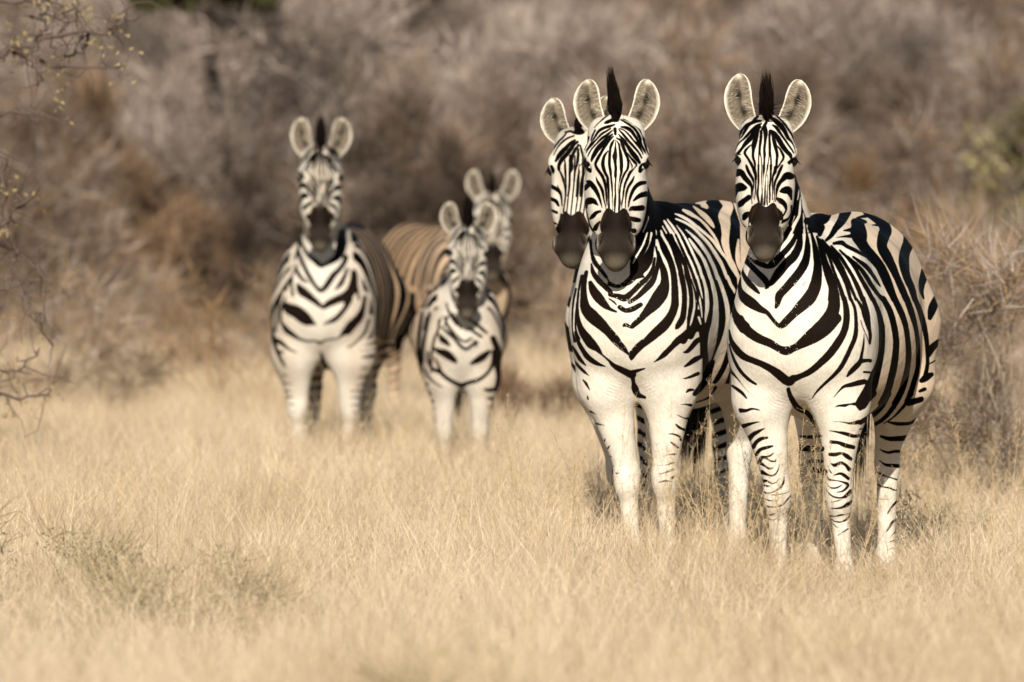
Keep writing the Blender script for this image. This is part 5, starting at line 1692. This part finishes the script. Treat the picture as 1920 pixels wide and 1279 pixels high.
# green weeds in the grass
weed = shrub_meshes(28, .34, .36, 800, (.30, .25, .16), [(.34, .28, .17), (.42, .35, .22)], .12, .003, .0, 8, 30, br=.5, leaf=(1.0, [(.24, .225, .12), (.32, .28, .16)]), leaf_size=.007)
for px, Y, sc, lab in ((345, 26.8, 1.15, 'grey green weed in the grass at the left, the widest one'), (200, 27.4, 1.1, 'grey green weed nearest the left edge'), (450, 26.2, 1.05, 'small weed right of the wide grey green one'), (60, 28.0, 1.4, 'dull weed cut by the left edge of the picture'), (260, 25.6, 1.05, 'short grey green weed in front of the wide one'), (860, 17.2, 1.75, 'blurred green weed at the bottom edge'), (1745, 33.0, 1.0, 'green weed in the grass beside the hind leg of the right zebra')):
    plant('weed', weed, X(px, Y), Y, sc, px * .1, lab, 'weed', 'green weeds in the dry grass')

def acacia():
    """thorn tree whose trunk stands left of the picture; some twigs hang into it"""
    r = np.random.default_rng(61)
    Y = 37.0; K = FPX / Y
    w = lambda px, py, dy=0: np.array([(px - 960) / K, dy, CAM_Z - (py - HORIZON) / K])
    root = empty('thorn_tree', (0, Y, 0))
    tx = (-260 - 960) / K
    V, F = tube_path([(tx, 0, -.1), (tx + .05, .02, .6), (tx - .04, .05, 1.3), (tx + .1, 0, 2.1), (tx + .15, .1, 3.2)], [.11, .09, .08, .065, .03], 10)
    with_colour(mesh_obj('trunk', V, F, M_TWIG, root), np.tile([.16, .12, .095], (len(V), 1)))
    Vs = []; Fs = []; nv = 0; nodes = []
    paths = [
      [(-250, 40), (-90, 85), (0, 98), (60, 82), (110, 70), (200, 60), (260, 30)],
      [(-250, 160), (-100, 150), (-20, 110), (40, 95), (90, 120), (170, 128), (235, 120)],
      [(-250, -40), (-60, -20), (30, 5), (100, -10), (160, -30)],
      [(60, 82), (80, 60), (75, 30), (95, -5)], [(110, 70), (130, 40), (150, 10)], [(170, 66), (150, 95), (120, 112)], [(30, 90), (60, 110), (75, 140), (68, 160)],
      [(-250, 380), (-100, 420), (-20, 455), (30, 470), (60, 500), (95, 545)], [(-20, 455), (10, 420), (25, 395), (60, 380)],
      [(30, 470), (20, 520), (50, 560), (80, 600), (100, 650)], [(-250, 600), (-80, 640), (0, 690), (30, 700), (70, 650)], [(-60, 730), (30, 745), (90, 742)], [(-100, 560), (-20, 540), (40, 535), (75, 520)],
      [(200, 60), (225, 45), (240, 10)], [(-60, 210), (-10, 205), (50, 212), (80, 214)], [(-40, 260), (0, 300), (10, 360), (5, 420)]]
    for q, p in enumerate(paths):
        P = [w(a, b, r.normal() * .08) for a, b in p]
        P = np.array(P)
        # refine and roughen
        T = np.linspace(0, len(P) - 1, (len(P) - 1) * 4 + 1)
        P = np.stack([np.interp(T, np.arange(len(P)), P[:, d]) for d in range(3)], 1) + r.normal(size=(len(T), 3)) * .008
        r0 = .016 if q < 3 else .008
        V, F = tube_path(P, np.linspace(r0, .004, len(P)), 6); Vs.append(V); Fs.append(F + nv); nv += len(V)
        nodes += list(P[3:])
        for k in range(len(P)):
            P2, rd, _ = grow(r, P[k], r.normal(size=3), r.uniform(.08, .25), .0035, 3, .4, .0)
            V, F = tube_path(P2, rd, 4); Vs.append(V); Fs.append(F + nv); nv += len(V); nodes += list(P2[1:])
    for (a, b) in ((.9, 1.2), (1.5, 1.7), (2.0, 2.2), (2.6, 2.9)):
        for k in range(5):
            P2, rd, _ = grow(r, (tx, 0, a + r.uniform(0, .4)), (-abs(r.normal()) - .2, r.normal(), .5), r.uniform(.8, 1.4), .03, 8, .2, .05)
            V, F = tube_path(P2, rd, 5); Vs.append(V); Fs.append(F + nv); nv += len(V); nodes += list(P2[3:]) * 3
    V = np.concatenate(Vs)
    with_colour(mesh_obj('branches', V, np.concatenate(Fs), M_TWIG, root), np.tile([.10, .075, .065], (len(V), 1)))
    nodes = np.array(nodes); n = 800
    # yellow leaves gathered at a few twig ends
    cl = nodes[r.choice(len(nodes), 48)]
    b = cl[r.integers(0, len(cl), n)] + r.normal(size=(n, 3)) * .035
    V, F, si = strands(b, r.normal(size=(n, 3)), np.full(n, .022), np.full(n, .014), 1, None, 62)
    with_colour(mesh_obj('leaves', V, F, M_LEAF, root, smooth=False), (np.array([[.42, .33, .15], [.36, .29, .15], [.29, .22, .13]])[r.integers(0, 3, n)])[si])
    tag(root, 'bare thorn tree with yellow leaves reaching in from the left edge', 'tree')
acacia()
